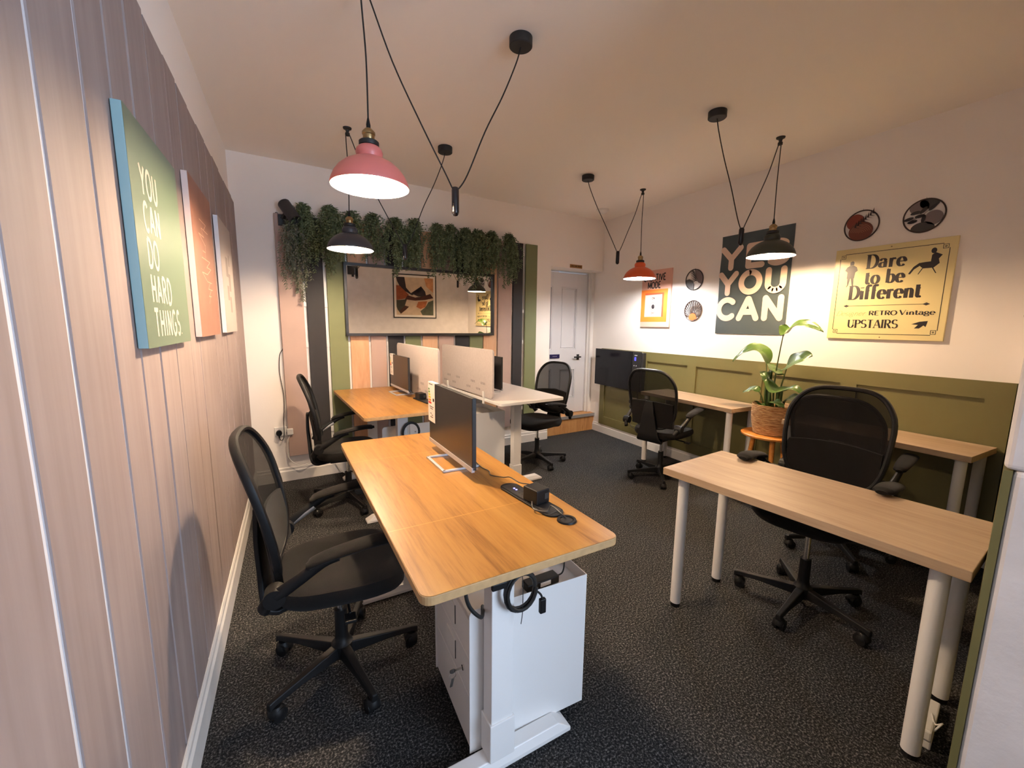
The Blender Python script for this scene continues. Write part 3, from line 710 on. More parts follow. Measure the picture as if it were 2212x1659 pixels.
for sx in (-1, 1): mb.add([(sx * .245, -.088, zz), (sx * .226, -.078, zz), (sx * .207, -.088, zz), (sx * .226, -.098, zz)], [(0, 1, 2, 3)])
mb.add([(x, y, zz) for x, y in ((.165, -.222), (.205, -.205), (.247, -.200), (.240, -.240), (.228, -.230), (.208, -.250), (.182, -.250), (.200, -.226))], [tuple(range(8))])
mb.build('arrows', ink, t)
mb = MB()      # standing figure silhouette at left
for poly in ([(-.012, .045), (.012, .045), (.014, .066), (.004, .076), (-.012, .07)], [(-.010, .044), (.012, .044), (.032, .03), (.04, .005), (.026, -.008), (.022, -.05), (-.024, -.05), (-.024, -.004), (-.04, .012), (-.028, .034)], [(-.02, -.05), (-.001, -.05), (-.010, -.10), (-.018, -.112), (-.024, -.11), (-.017, -.096)], [(.002, -.05), (.02, -.05), (.022, -.10), (.03, -.112), (.016, -.112), (.012, -.1)]):
    mb.add([(x - .222, y + .165, zz) for x, y in poly], [tuple(range(len(poly)))])
mb.build('standing_figure', ink, t)
mb = MB()      # seated figure silhouette at right
for poly in ([(.02 + .016 * math.cos(q * PI / 6), .088 + .019 * math.sin(q * PI / 6)) for q in range(12)], [(.012, .06), (.03, .075), (.07, .055), (.052, .03), (.06, .0), (.03, -.028), (-.03, -.028), (-.05, -.008), (-.08, -.03), (-.10, -.062), (-.112, -.058), (-.085, -.012), (-.055, .012), (-.02, .015), (.01, .016)], [(-.035, -.026), (-.028, -.026), (-.05, -.066), (-.056, -.066)], [(.02, -.026), (.028, -.026), (.05, -.066), (.044, -.066)]):
    mb.add([(x * .88 + .208, y * .95 + .172, zz) for x, y in poly], [tuple(range(len(poly)))])
mb.build('seated_figure', ink, t)
mb = MB()
for x, y in ((0, .315), (0, -.315)): mb.sphere((x, y, .016), .004, 8, 6)
mb.build('screws', M['brass'], t)

# round wall plaques
def plaque(name, label, y, z, mring):
    t = thing(name, label, 'wall plaque', mw=FR(ry(y), rz_(z)) @ Matrix.Translation((0, 0, 0.001)), group='round wall plaques')
    r = 0.105
    MB().tube([(r * math.cos(q * PI / 24), r * math.sin(q * PI / 24), 0.006) for q in range(48)], 0.0045, 6, True).build('ring', mring, t, True)
    MB().cyl((0, r, 0.004), (0, r + 0.012, 0.004), 0.002, 6).build('hook', M['silver'], t)
    return t
def flat(t, name, poly, m, z=0.003, th=0.004):
    return MB().prism(poly, z, z + th).build(name, m, t)
def circ_clip(poly, r=0.103): return [(x, y) if math.hypot(x, y) <= r else (x * r / math.hypot(x, y), y * r / math.hypot(x, y)) for x, y in poly]
def ell(cx, cy, rx, ry_, n=24, rot=0): 
    c, s = math.cos(rot), math.sin(rot)
    return [(cx + rx * math.cos(2 * PI * i / n) * c - ry_ * math.sin(2 * PI * i / n) * s, cy + rx * math.cos(2 * PI * i / n) * s + ry_ * math.sin(2 * PI * i / n) * c) for i in range(n)]
brown = mat('dark_brown_metal', lin(58, 40, 34), 0.5); dk = mat('black_leaf_metal', lin(34, 32, 34), 0.5); gy = mat('mauve_grey_metal', lin(120, 108, 108), 0.5); dg = mat('charcoal_metal', lin(64, 62, 60), 0.5)
terr = mat('terracotta_metal', lin(130, 52, 34), 0.5); sun = mat('orange_metal', lin(232, 112, 54), 0.5)
t = plaque('leaf_plaque', 'round plaque with a black leaf and grey shapes, above the sunburst one', 2.88, 1.940, dk)
flat(t, 'grey_shape', circ_clip([(0.0, .103), (.05, .092), (.09, .05), (.103, 0), (.09, -.05), (.05, -.03), (.015, .03)]), gy)
flat(t, 'dark_shape', circ_clip([(-.103, .0), (-.06, .01), (-.02, -.01), (0, -.05), (-.005, -.103), (-.05, -.092), (-.09, -.05)]), dg)
mb = MB()
for i in range(7):
    for s in (-1, 1):
        a = Vector((-.02 + i * .007, .09 - i * .016)); d_ = Vector((s * .035 - .004, -.018)); mb.prism([(a.x, a.y + .006), (a.x + d_.x, a.y + d_.y), (a.x, a.y - .006)][::s], .008, .010)
mb.build('leaf', dk, t)
t = plaque('sunburst_plaque', 'round sunburst plaque with an orange half sun, below the leaf one', 2.87, 1.637, brown)
flat(t, 'sun_disc', circ_clip([(-.05, -.085)] + [(.046 * math.cos(math.radians(180 - 7.5 * i)), -.072 + .046 * math.sin(math.radians(180 - 7.5 * i))) for i in range(25)] + [(.05, -.085), (0, -.103)]), sun)
mb = MB()
for i in range(19):
    a = math.radians(10 + 160 * i / 18); c0 = Vector((0, -.072)); d_ = Vector((math.cos(a), math.sin(a))); lo, hi = 0.04, 0.2
    for _ in range(30):
        m_ = (lo + hi) / 2
        if (c0 + d_ * m_).length < .104: lo = m_
        else: hi = m_
    p0 = c0 + d_ * .045; p1 = c0 + d_ * lo; n_ = Vector((-d_.y, d_.x)); mb.prism([tuple(p0 - n_ * .0015), tuple(p1 - n_ * .0045), tuple(p1 + n_ * .0045), tuple(p0 + n_ * .0015)], .003, .007)
mb.build('rays', brown, t)
t = plaque('terracotta_plaque', 'round terracotta plaque with a dark leaf, above the cream sign', 1.533, 2.192, brown)
flat(t, 'red_disc', circ_clip(ell(-.04, .03, .055, .055)), terr); flat(t, 'lower_disc', circ_clip(ell(0, -.04, .075, .066)), mat('brick_metal', lin(112, 56, 40), .5), .0071, .002)
mb = MB()
for q in range(6): stroke(mb, arc(0, -.055, .012 + q * .011, .012 + q * .010, 15, 165, 10), lambda P, i: .0018, 0, 0, 1, 1, .0095)
mb.build('etched_lines', mat('pale_line_metal', lin(180, 140, 110), .5), t)
mb = MB()
for i in range(8):
    for s in (-1, 1):
        a = Vector((-.035 + i * .014, -.01 + i * .012)); d_ = Vector((s * .014 + .018, s * -.024 + .012)); mb.prism([(a.x - .006, a.y), (a.x + d_.x, a.y + d_.y), (a.x + .006, a.y)][::s], .0098, .012)
mb.build('leaf', mat('dark_leaf_metal', lin(44, 26, 26), .5), t)
t = plaque('olive_plaque', 'round grey plaque with dark oval leaves, rightmost of the four', 1.206, 2.188, brown)
for poly, m_ in ((ell(.02, .08, .05, .04), dg), (ell(-.03, .06, .05, .045), gy), (ell(.05, -.02, .045, .045), gy), (ell(0, -.08, .06, .04), dg)): flat(t, 'disc', circ_clip(poly), m_)
mb = MB()
for (x, y, r_) in ((-.045, .025, .2), (-.075, -.01, .25), (-.055, -.03, .15), (-.005, .035, .9), (.04, .045, .75), (.0, -.02, 1.4), (-.02, -.0, .1)): mb.prism(ell(x, y, .026, .0105, 14, r_), .0075, .0095)
mb.build('leaves', dk, t)
mb = MB(); mb.tube([(-.06, -.02, .008), (-.01, .0, .008), (.06, .07, .008)], .0015, 5); mb.build('twig', dk, t)

# electric heater
t = thing('panel_heater', 'black glass electric panel heater on the right wall near the door', 'heater', mw=FR(4.06, 0.925) @ Matrix.Translation((0, 0, 0.023)))
MB().span((-0.40, -0.235, 0), (0.44, 0.235, 0.05)).build('casing', mat('dark_grey_casing', (0.02, 0.02, 0.022, 1), 0.45), t, bevel=0.006)
MB().span((-0.42, -0.24, 0.05), (0.28, 0.245, 0.068)).build('glass_front', mat('black_glass', (0.004, 0.004, 0.006, 1), 0.12, spec=0.3), t, bevel=0.004)
pn = MB().span((0.281, -0.24, 0.05), (0.42, 0.245, 0.066)).build('control_panel', mat('black_panel', (0.010, 0.010, 0.011, 1), 0.4), t, bevel=0.004)
MB().span((0.315, 0.135, 0.0661), (0.345, 0.180, 0.067)).build('display', mat('blue_display', (0.02, 0.02, 0.08, 1), 0.3, emit=(0.10, 0.10, 0.9, 1), estr=0.25), pn)
MB().span((0.315, 0.195, 0.0661), (0.36, 0.205, 0.067)).build('badge', M['grey_metal'], pn)
mb = MB()
for x in (0.315, 0.35): mb.cyl((x, 0.075, 0.066), (x, 0.075, 0.068), 0.007, 10)
mb.build('buttons', M['grey_metal'], pn, True)

def socket(mw, label, plugs=(), flip=False):
    t = thing('wall_socket', label, 'socket', mw=mw)
    MB().span((-0.073, -0.043, 0), (0.073, 0.043, 0.010)).build('face_plate', M['white_plastic'], t, bevel=0.003)
    mb = MB()
    for x in (-0.042, 0.042): mb.span((x + 0.008, 0.012, 0.010), (x + 0.020, 0.032, 0.013))
    mb.build('switches', M['white_plastic'], t, bevel=0.001)
    mb = MB()
    for x in (-0.036, 0.036):
        if x in plugs: continue
        for dx, dy, sx, sy in ((0, 0.004, .003, .005), (-.011, -.016, .005, .003), (.011, -.016, .005, .003)): mb.span((x + dx - sx, dy - sy, .0101), (x + dx + sx, dy + sy, .0104))
    if mb.v: mb.build('pin_holes', M['black_plastic'], t)
    return t
def plug(mw, label, m):
    t = thing('plug', label, 'plug', mw=mw)
    MB().prism(ell(0, 0, 0.024, 0.027, 20), 0.0, 0.032).build('body', m, t, bevel=0.005)
    MB().cyl((0, -0.024, 0.014), (0, -0.045, 0.014), 0.006, 10).build('cable_grip', m, t, True)
    return t
socket(FB(-0.125, 0.478, 0.0008), 'white double wall socket left of the slats with a black plug in it', (-0.036,))
plug(FB(-0.163, 0.470, 0.0118), 'black plug in the wall socket left of the slats', M['black_plastic'])
t = thing('power_adapter', 'small white adapter plugged into the socket left of the slats', 'adapter', mw=FB(-0.075, 0.475, 0.0118))
MB().span((-0.026, -0.03, 0), (0.026, 0.03, 0.04)).build('body', M['white_plastic'], t, bevel=0.006)
socket(FR(3.785, 0.545) @ Matrix.Translation((0, 0, 0.0090)), 'white double wall socket under the panel heater', (-0.036,))
plug(FR(3.82, 0.540) @ Matrix.Translation((0, 0, 0.0195)), 'black plug in the socket under the panel heater', M['black_plastic'])
def cable(name, label, pts, r, m, cat='cable', n=8, **k):
    mb = MB(); mb.tube(smooth_path(pts, n), r, 8); return tag(mb.build(name, m, None, True), label, cat, **k)
W_ = lambda F, p: (F @ Vector(p))
cable('spotlight_cable', 'black cable hanging from the spotlight down to the left socket', [W_(B0, p) for p in ((-0.163, 0.425, 0.027), (-0.15, 0.400, 0.030), (-0.125, 0.43, 0.02), (-0.118, 0.56, 0.012), (-0.105, 0.80, 0.012), (-0.125, 1.02, 0.012), (-0.115, 1.18, 0.012), (-0.085, 1.245, 0.009), (-0.075, 1.35, 0.008), (-0.078, 2.0, 0.008), (-0.078, 2.28, 0.008), (-0.076, 2.40, 0.012), (-0.06, 2.40, 0.045))], 0.003, M['rubber'])
cable('white_cable', 'white cable drooping from the left socket along the skirting', [W_(B0, p) for p in ((-0.078, 0.445, 0.035), (-0.098, 0.38, 0.035), (-0.100, 0.28, 0.025), (-0.085, 0.20, 0.03), (0.0, 0.14, 0.05), (0.12, 0.16, 0.03), (0.28, 0.13, 0.05), (0.36, 0.02, 0.08), (0.50, 0.008, 0.10), (0.8, 0.008, 0.12))], 0.004, M['white_plastic'])
cable('heater_cable', 'black cable looping from the heater plug below the heater', [W_(R0, p) for p in ((-3.82, 0.495, 0.034), (-3.825, 0.40, 0.04), (-3.82, 0.27, 0.04), (-3.77, 0.22, 0.04), (-3.68, 0.22, 0.04), (-3.66, 0.3, 0.04), (-3.70, 0.5, 0.035), (-3.72, 0.69, 0.04))], 0.004, M['rubber'])

# ================================================================== PENDANT LAMPS
bulb_m = {}
def bulb_mat(name, c, s):
    m = bpy.data.materials.new(name); m.use_nodes = True; nt = m.node_tree
    e = nt.nodes.new('ShaderNodeEmission'); e.inputs[0].default_value = (*c, 1); e.inputs[1].default_value = s
    nt.links.new(e.outputs[0], nt.nodes['Material Output'].inputs['Surface']); return m
inside = mat('white_shade_lining', (0.85, 0.84, 0.82, 1), 0.5)
def pendant(label, hook, canopy, rim_xyz, weight, shade_m, bulb):
    hx, hy = hook; rx, ry2, rz = rim_xyz
    t = thing('pendant_lamp', label, 'pendant lamp', (rx, ry2, rz), 0, 'pulley pendant lamps')
    to = lambda p: (p[0] - rx, p[1] - ry2, p[2] - rz)
    out = [(0.162, 0.0), (0.163, 0.004), (0.158, 0.022), (0.148, 0.045), (0.130, 0.070), (0.105, 0.092), (0.075, 0.108), (0.058, 0.114), (0.052, 0.118), (0.054, 0.128), (0.056, 0.140), (0.052, 0.152), (0.042, 0.162), (0.036, 0.165)]
    MB().lathe(out, 48).build('shade', shade_m, t, True)
    MB().lathe([(0.1605, 0.0), (0.1565, 0.021), (0.1465, 0.044), (0.1285, 0.069), (0.1035, 0.0905), (0.0735, 0.1065), (0.05, 0.114), (0.03, 0.118), (0.0001, 0.118)], 48).build('shade_lining', inside, t, True)
    MB().lathe([(0.0001, 0.166), (0.040, 0.166), (0.041, 0.170), (0.041, 0.182), (0.036, 0.186), (0.0001, 0.186)], 28).build('collar', M['black_matt'], t, True)
    MB().lathe([(0.022, 0.186), (0.024, 0.190), (0.024, 0.208), (0.027, 0.211), (0.027, 0.220), (0.022, 0.226), (0.014, 0.234), (0.0001, 0.234)], 24).build('lamp_holder', M['brass'], t, True)
    MB().lathe([(0.0085, 0.233), (0.009, 0.25), (0.004, 0.275)], 12).build('cord_grip', M['black_plastic'], t, True)
    MB().sphere((0, 0, 0.052), 0.042, 18, 12).build('bulb', bulb, t, True)
    zc = H - rz
    # hook
    h = (hx - rx, hy - ry2)
    MB().lathe([(0.0001, 0), (0.030, 0), (0.028, -0.008), (0.014, -0.014), (0.010, -0.03), (0.016, -0.036), (0.016, -0.052), (0.0001, -0.055)], 20, Matrix.Translation((h[0], h[1], zc))).build('ceiling_hook', M['black_matt'], t, True)
    cn = (canopy[0] - rx, canopy[1] - ry2)
    MB().lathe([(0.0001, 0), (0.054, 0), (0.056, -0.002), (0.056, -0.040), (0.052, -0.044), (0.0001, -0.044)], 36, Matrix.Translation((cn[0], cn[1], zc))).build('ceiling_canopy', M['black_matt'], t, True)
    wx, wy, wz1, wz0 = to((weight[0], weight[1], weight[2]))[0], weight[1] - ry2, weight[2] - rz, weight[3] - rz
    MB().lathe([(0.0001, wz0), (0.010, wz0 + 0.003), (0.0165, wz0 + 0.012), (0.0175, wz0 + 0.02), (0.0175, wz1 - 0.014), (0.013, wz1 - 0.003), (0.0001, wz1)], 20, Matrix.Translation((wx, wy, 0))).build('pulley_weight', mat('gloss_black_weight', (0.012, 0.011, 0.014, 1), 0.2), t, True)
    sgn = 1 if wx > h[0] else -1
    lx = lambda a, b, f: a + (b - a) * f
    sag = 0.035
    cord = [(0, 0, 0.27), (lx(0, h[0], .5), lx(0, h[1], .5), lx(0.27, zc - .05, .5)), (h[0] - sgn * 0.012, h[1], zc - 0.06), (h[0] - sgn * 0.004, h[1], zc - 0.040), (h[0] + sgn * 0.014, h[1], zc - 0.046)]
    cord += [(lx(h[0], wx, .25) + sgn * 0.012, lx(h[1], wy, .25), lx(zc - .05, wz1, .33) - 0.0), (lx(h[0], wx, .6), lx(h[1], wy, .6), lx(zc - .05, wz1, .66)), (wx - sgn * 0.05, wy, wz1 + 0.055), (wx - sgn * 0.012, wy, wz1 - 0.012), (wx, wy, wz1 - 0.018), (wx + sgn * 0.012, wy, wz1 - 0.012), (wx + sgn * 0.06, wy, wz1 + 0.06)]
    cord += [(lx(wx, cn[0], .45), lx(wy, cn[1], .45), lx(wz1, zc - .05, .40)), (lx(wx, cn[0], .72) , lx(wy, cn[1], .72), lx(wz1, zc - .05, .66)), (lx(wx, cn[0], .93), lx(wy, cn[1], .93), lx(wz1, zc - .05, .90)), (cn[0], cn[1], zc - 0.04)]
    mb = MB(); mb.tube(smooth_path(cord, 6), 0.0034, 8); mb.build('cord', M['rubber'], t, True)
    return t
warm = bulb_mat('warm_bulb', (1.0, 0.72, 0.46), LAMP_POWER * 1.12); warm_g = bulb_mat('warm_bulb_back', (1.0, 0.75, 0.52), LAMP_POWER * 0.64); warm_r = bulb_mat('warm_bulb_right', (1.0, 0.69, 0.41), LAMP_POWER * 0.66); cool = bulb_mat('cool_bulb', (0.94, 0.92, 0.92), LAMP_POWER * 0.62)
pendant('coral pink pendant lamp hanging over the nearest oak desk', (0.331, 1.95), (1.054, 1.945), (0.331, 1.95, 2.055), (0.716, 1.95, 2.118, 1.985), glossmat('coral_enamel', lin(216, 122, 116), .35), warm)
pendant('dark grey pendant lamp hanging in front of the ferns', (0.425, 3.36), (1.139, 3.325), (0.414, 3.36, 2.010), (0.81, 3.345, 2.09, 1.965), glossmat('grey_enamel', lin(56, 58, 66), .4), warm_g)
pendant('orange pendant lamp hanging near the door by the right wall', (3.222, 3.305), (2.499, 3.27), (3.238, 3.305, 1.968), (2.93, 3.305, 2.222, 2.090), glossmat('orange_enamel', lin(214, 92, 46), .4), cool)
pendant('dark green pendant lamp hanging before the slate poster', (3.22, 1.955), (2.494, 1.937), (3.235, 1.955, 2.012), (2.862, 1.952, 2.180, 2.056), glossmat('green_enamel', lin(50, 56, 50), .4), warm_r)

# ================================================================== DESKS
def desk(name, label, corner, rz, w, l, z, top_m, edge_m, cols, far_col=True):
    """corner = near left corner of the top, l runs along local y"""
    c = Vector((corner[0], corner[1], 0)) + Matrix.Rotation(rz, 3, 'Z') @ Vector((w / 2, l / 2, 0))
    t = thing(name, label, 'desk', (c.x, c.y, 0), rz, 'sit stand desks')
    MB().prism(rrect(w, l, 0.03), z - 0.025, z - 0.0012).build('edge_band', edge_m, t, bevel=0.002)
    MB().prism(rrect(w - 0.004, l - 0.004, 0.028), z - 0.0012, z).build('tabletop', top_m, t)
    for y in cols:
        MB().span((-0.04, y - 0.03, 0.05), (0.04, y + 0.03, z - 0.06)).build('column', M['white_metal'], t, bevel=0.003)
        MB().span((-0.046, y - 0.036, 0.05), (0.046, y + 0.036, 0.19)).build('column_sleeve', M['white_metal'], t, bevel=0.003)
        mb = MB(); hw = 0.285
        mb.add([(-hw, y - .035, 0.004), (hw, y - .035, 0.004), (hw, y + .035, 0.004), (-hw, y + .035, 0.004), (-hw, y - .035, 0.020), (hw, y - .035, 0.020), (hw, y + .035, 0.020), (-hw, y + .035, 0.020), (-hw + .05, y - .025, 0.05), (hw - .05, y - .025, 0.05), (hw - .05, y + .025, 0.05), (-hw + .05, y + .025, 0.05)],
               [(0, 3, 2, 1), (0, 1, 5, 4), (1, 2, 6, 5), (2, 3, 7, 6), (3, 0, 4, 7), (4, 5, 9, 8), (5, 6, 10, 9), (6, 7, 11, 10), (7, 4, 8, 11), (8, 9, 10, 11)])
        mb.build('foot', M['white_metal'], t, bevel=0.003)
        mb = MB()
        mb.add([(-w * .42, y - .03, z - .027), (w * .42, y - .03, z - .027), (w * .42, y + .03, z - .027), (-w * .42, y + .03, z - .027), (-.07, y - .03, z - .062), (.07, y - .03, z - .062), (.07, y + .03, z - .062), (-.07, y + .03, z - .062)], [(0, 1, 2, 3), (7, 6, 5, 4), (0, 4, 5, 1), (1, 5, 6, 2), (2, 6, 7, 3), (3, 7, 4, 0)])
        mb.build('top_bracket', M['white_metal'], t)
    MB().span((-0.03, cols[0], z - 0.075), (0.03, cols[1], z - 0.035)).build('cross_beam', M['white_metal'], t)
    return t
DZ = 0.84
A1, A2, A3 = math.radians(1.6), math.radians(3.6), math.radians(4.2)
white_top = mat('white_laminate', lin(226, 216, 208), 0.32)
d1 = desk('standing_desk', 'oak topped standing desk nearest the viewer, with one monitor', (0.233, 0.876), A1, 0.622, 1.45, DZ, M['oak'], M['oak_edge'], (-0.52, 0.55))
d2 = desk('standing_desk', 'oak topped standing desk against the striped slats', (0.395, 2.870), A2, 0.62, 1.355, DZ, M['oak'], M['oak_edge'], (-0.48, 0.50))
d3 = desk('standing_desk', 'white topped standing desk beside the striped slats', (1.462, 2.955), A3, 0.665, 1.29, DZ, white_top, M['white_metal'], (-0.36, 0.42))
def on(desk_o, p): return desk_o.matrix_basis @ Vector(p)
def desk_pt(d, w, l, x, y):      # point measured from the near left corner
    return Matrix.Rotation(d.rotation_euler.z, 3, 'Z') @ Vector((x - w / 2, y - l / 2, 0)) + d.location
# desk dividers
def divider(label, d, x, y0, y1, z0, z1, w, l, side=1):
    c = desk_pt(d, w, l, x, (y0 + y1) / 2)
    t = thing('desk_divider', label, 'desk divider', (c.x, c.y, z0), d.rotation_euler.z, 'felt desk dividers')
    L = y1 - y0; hh = z1 - z0
    R = Matrix(((0, 0, 1, 0), (1, 0, 0, 0), (0, 1, 0, 0), (0, 0, 0, 1)))     # local x,y of the panel -> y,z
    MB().prism(rrect(L, hh, 0.035, 6, 0, hh / 2), -0.009, 0.009, R).build('panel', M['screen_fabric'], t, bevel=0.003)
    for face in (-1, 1):
        mb = MB()
        for q in (-0.38, -0.20, 0.10, 0.30):
            for row in (0, 1):
                for k in range(4):
                    yy = q * L + k * 0.022 + row * 0.09; zz2 = 0.075 + row * -0.028 + 0.03 * (1 - row)
                    mb.add([(face * 0.0092, yy, zz2), (face * 0.0092, yy + 0.006, zz2), (face * 0.0092, yy + 0.011, zz2 + 0.020), (face * 0.0092, yy + 0.005, zz2 + 0.020)], [(0, 1, 2, 3)])
        mb.build('slot_pattern', M['dark_ink'], t)
    for q in (-0.36, 0.36):
        mb = MB(); mb.span((side * -0.018, q * L - 0.014, -0.06), (side * -0.0095, q * L + 0.014, 0.05)); mb.span((side * 0.0095, q * L - 0.014, 0.0), (side * 0.018, q * L + 0.014, 0.045)); mb.span((-0.018, q * L - 0.014, -0.012), (0.018, q * L + 0.014, -0.0005))
        mb.build('clamp', M['white_plastic'], t, bevel=0.002)
    return t
divider('pale felt divider on the white desk edge, right of the other divider', d3, 0.0085, 0.14, 1.22, DZ + 0.013, 1.268, 0.665, 1.29)
divider('pale felt divider behind the monitor on the far oak desk', d2, 0.6115, 0.19, 1.30, DZ + 0.013, 1.285, 0.62, 1.355, -1)

# monitors
def monitor(label, x, y, rz, sticker_y, z0=DZ):
    t = thing('monitor', label, 'monitor', (x, y, z0), rz, 'desk monitors')
    # faces local -x, width along y
    MB().span((-0.006, -0.268, 0.047), (0.012, 0.268, 0.347)).build('casing', M['monitor_back'], t, bevel=0.002)
    MB().span((-0.0066, -0.265, 0.062), (-0.006, 0.265, 0.345)).build('screen', M['monitor'], t)
    MB().span((-0.009, -0.268, 0.040), (0.004, 0.268, 0.060)).build('chin', M['grey_metal'], t)
    MB().span((0.012, -0.16, 0.08), (0.034, 0.16, 0.25)).build('back_housing', M['monitor_back'], t, bevel=0.008)
    mb = MB(); f = 0.0045
    mb.span((-0.075, -0.115, 0), (-0.062, 0.115, 0.010)); mb.span((-0.075, -0.115, 0), (0.10, -0.102, 0.010)); mb.span((-0.075, 0.102, 0), (0.10, 0.115, 0.010)); mb.span((0.087, -0.115, 0), (0.10, 0.115, 0.010))
    mb.build('foot', M['grey_metal'], t, bevel=0.002)
    mb = MB(); mb.add([(0.035, -0.02, 0.10), (0.045, -0.02, 0.10), (0.10, -0.03, 0.009), (0.087, -0.03, 0.009), (0.035, 0.02, 0.10), (0.045, 0.02, 0.10), (0.10, 0.03, 0.009), (0.087, 0.03, 0.009)], [(0, 1, 2, 3), (7, 6, 5, 4), (0, 3, 7, 4), (1, 5, 6, 2), (0, 4, 5, 1), (3, 2, 6, 7)])
    mb.span((0.012, -0.03, 0.06), (0.045, 0.03, 0.13)); mb.build('neck', M['grey_metal'], t)
    # energy label hung on one edge
    s = sticker_y
    lb = MB().span((-0.0095, s - 0.050, 0.150), (-0.0080, s + 0.050, 0.350)).build('energy_label', M['paper'], t)
    mb = MB(); mb.span((-0.0095, s - 0.05, 0.3475), (0.013, s + 0.05, 0.349)); mb.build('label_fold', M['paper'], lb)
    for i, c in enumerate(((40, 110, 50), (90, 150, 50), (190, 190, 50), (240, 190, 40), (232, 130, 40), (210, 60, 40))):
        z = 0.318 - i * 0.0135; q = 0.014 + i * 0.0055
        MB().add([(-0.0098, s + 0.044, z), (-0.0098, s + 0.044 - q, z), (-0.0098, s + 0.044 - q - 0.005, z - 0.005), (-0.0098, s + 0.044 - q, z - 0.010), (-0.0098, s + 0.044, z - 0.010)], [(0, 1, 2, 3, 4)]).build('rating_bar', mat('label_ink', lin(*c), 0.6), lb)
    mb = MB()
    mb.add([(-0.0098, s - 0.02, 0.272), (-0.0098, s - 0.038, 0.272), (-0.0098, s - 0.043, 0.264), (-0.0098, s - 0.038, 0.256), (-0.0098, s - 0.02, 0.256)], [(0, 1, 2, 3, 4)])
    for zz, a, b in ((0.225, 0.03, -0.03), (0.215, 0.02, -0.02), (0.19, .02, .0), (0.183, .0, -.02), (0.172, .02, -.02), (0.338, .035, -.02)): mb.span((-0.0099, s + b, zz), (-0.0096, s + a, zz + 0.0035))
    mb.build('label_print', M['dark_ink'], lb)
    return t
monitor('thin black monitor with an energy label on the nearest oak desk', 0.612, 1.765, math.radians(1.8), 0.222)
monitor('thin black monitor with an energy label on the far oak desk', 0.843, 3.795, math.radians(4.0), 0.222)
monitor('thin black monitor behind the divider on the white desk, seen edge on', 1.640, 3.595, math.radians(184.0), -0.222)

# desk sockets and bits on the two oak desks
def desk_socket(label, x, y, rz):
    t = thing('desk_socket', label, 'desk socket', (x, y, DZ), rz)
    MB().prism(rrect(0.078, 0.33, 0.038, 8), 0.0005, 0.007).build('bezel', M['black_plastic'], t, bevel=0.002)
    MB().prism(rrect(0.058, 0.29, 0.006, 2), 0.007, 0.0085).build('insert', mat('dark_grey_plastic', (0.022, 0.022, 0.024, 1), 0.4), t)
    mb = MB()
    for yy in (0.10, 0.085): mb.cyl((0.0, yy, 0.0085), (0.0, yy, 0.0095), 0.004, 8)
    mb.build('indicator_lights', mat('blue_indicator', (0.05, 0.05, 0.3, 1), .3, emit=(.15, .15, 1, 1), estr=2.0), t)
    mb = MB()
    for yy in (0.035, 0.015, 0.055): mb.span((-0.012, yy - .002, .0086), (-0.004, yy + .002, .009)); mb.span((0.004, yy - .002, .0086), (0.012, yy + .002, .009))
    mb.build('outlets', M['rubber'], t)
    return t
desk_socket('black oblong power socket set in the nearest oak desk', 0.741, 1.250, math.radians(7))
desk_socket('black oblong power socket set in the far oak desk', 0.935, 3.34, math.radians(8))
t = thing('grommet', 'round black cable grommet near the front of the nearest desk', 'grommet', (0.767, 1.052, DZ))
MB().lathe([(0.0001, 0.002), (0.022, 0.002), (0.024, 0.006), (0.031, 0.006), (0.033, 0.0005)], 28).build('ring', M['black_plastic'], t, True)
MB().lathe([(0.0001, 0.0035), (0.019, 0.0035), (0.020, 0.002)], 24).build('cap', M['rubber'], t, True)
def adapter(label, x, y, rz, s):
    t = thing('power_brick', label, 'power adapter', (x, y, DZ + 0.0096), rz)
    MB().span((-s[0] / 2, -s[1] / 2, 0), (s[0] / 2, s[1] / 2, s[2])).build('body', M['black_plastic'], t, bevel=0.004)
    MB().span((s[0] * .1, -s[1] / 2 - .001, s[2] * .3), (s[0] * .4, -s[1] / 2 + .001, s[2] * .7)).build('rating_plate', mat('dark_grey_label', (0.03, 0.03, 0.03, 1), .5), t)
    return t
adapter('black plug in power adapter on the nearest oak desk socket', 0.747, 1.215, math.radians(12), (0.062, 0.075, 0.052))
adapter('black plug in power adapter on the far oak desk socket', 0.925, 3.395, math.radians(10), (0.06, 0.09, 0.05))
cable('monitor_cable', 'thin black cable running from the nearest monitor to its adapter', [(0.705, 1.70, DZ + .02), (0.715, 1.64, DZ + .004), (0.725, 1.58, DZ + .004), (0.712, 1.53, DZ + .004), (0.745, 1.48, DZ + .006), (0.752, 1.43, DZ + .022), (0.765, 1.37, DZ + .018), (0.776, 1.31, DZ + .03), (0.765, 1.252, DZ + .034)], 0.0022, M['rubber'])
cable('adapter_cable', 'black cable looping from the near desk adapter to the grommet', [(0.715, 1.19, DZ + .02), (0.700, 1.15, DZ + .012), (0.73, 1.115, DZ + .013), (0.755, 1.13, DZ + .022), (0.76, 1.09, DZ + .018), (0.762, 1.07, DZ + .014), (0.767, 1.055, DZ + .006)], 0.0028, M['rubber'])

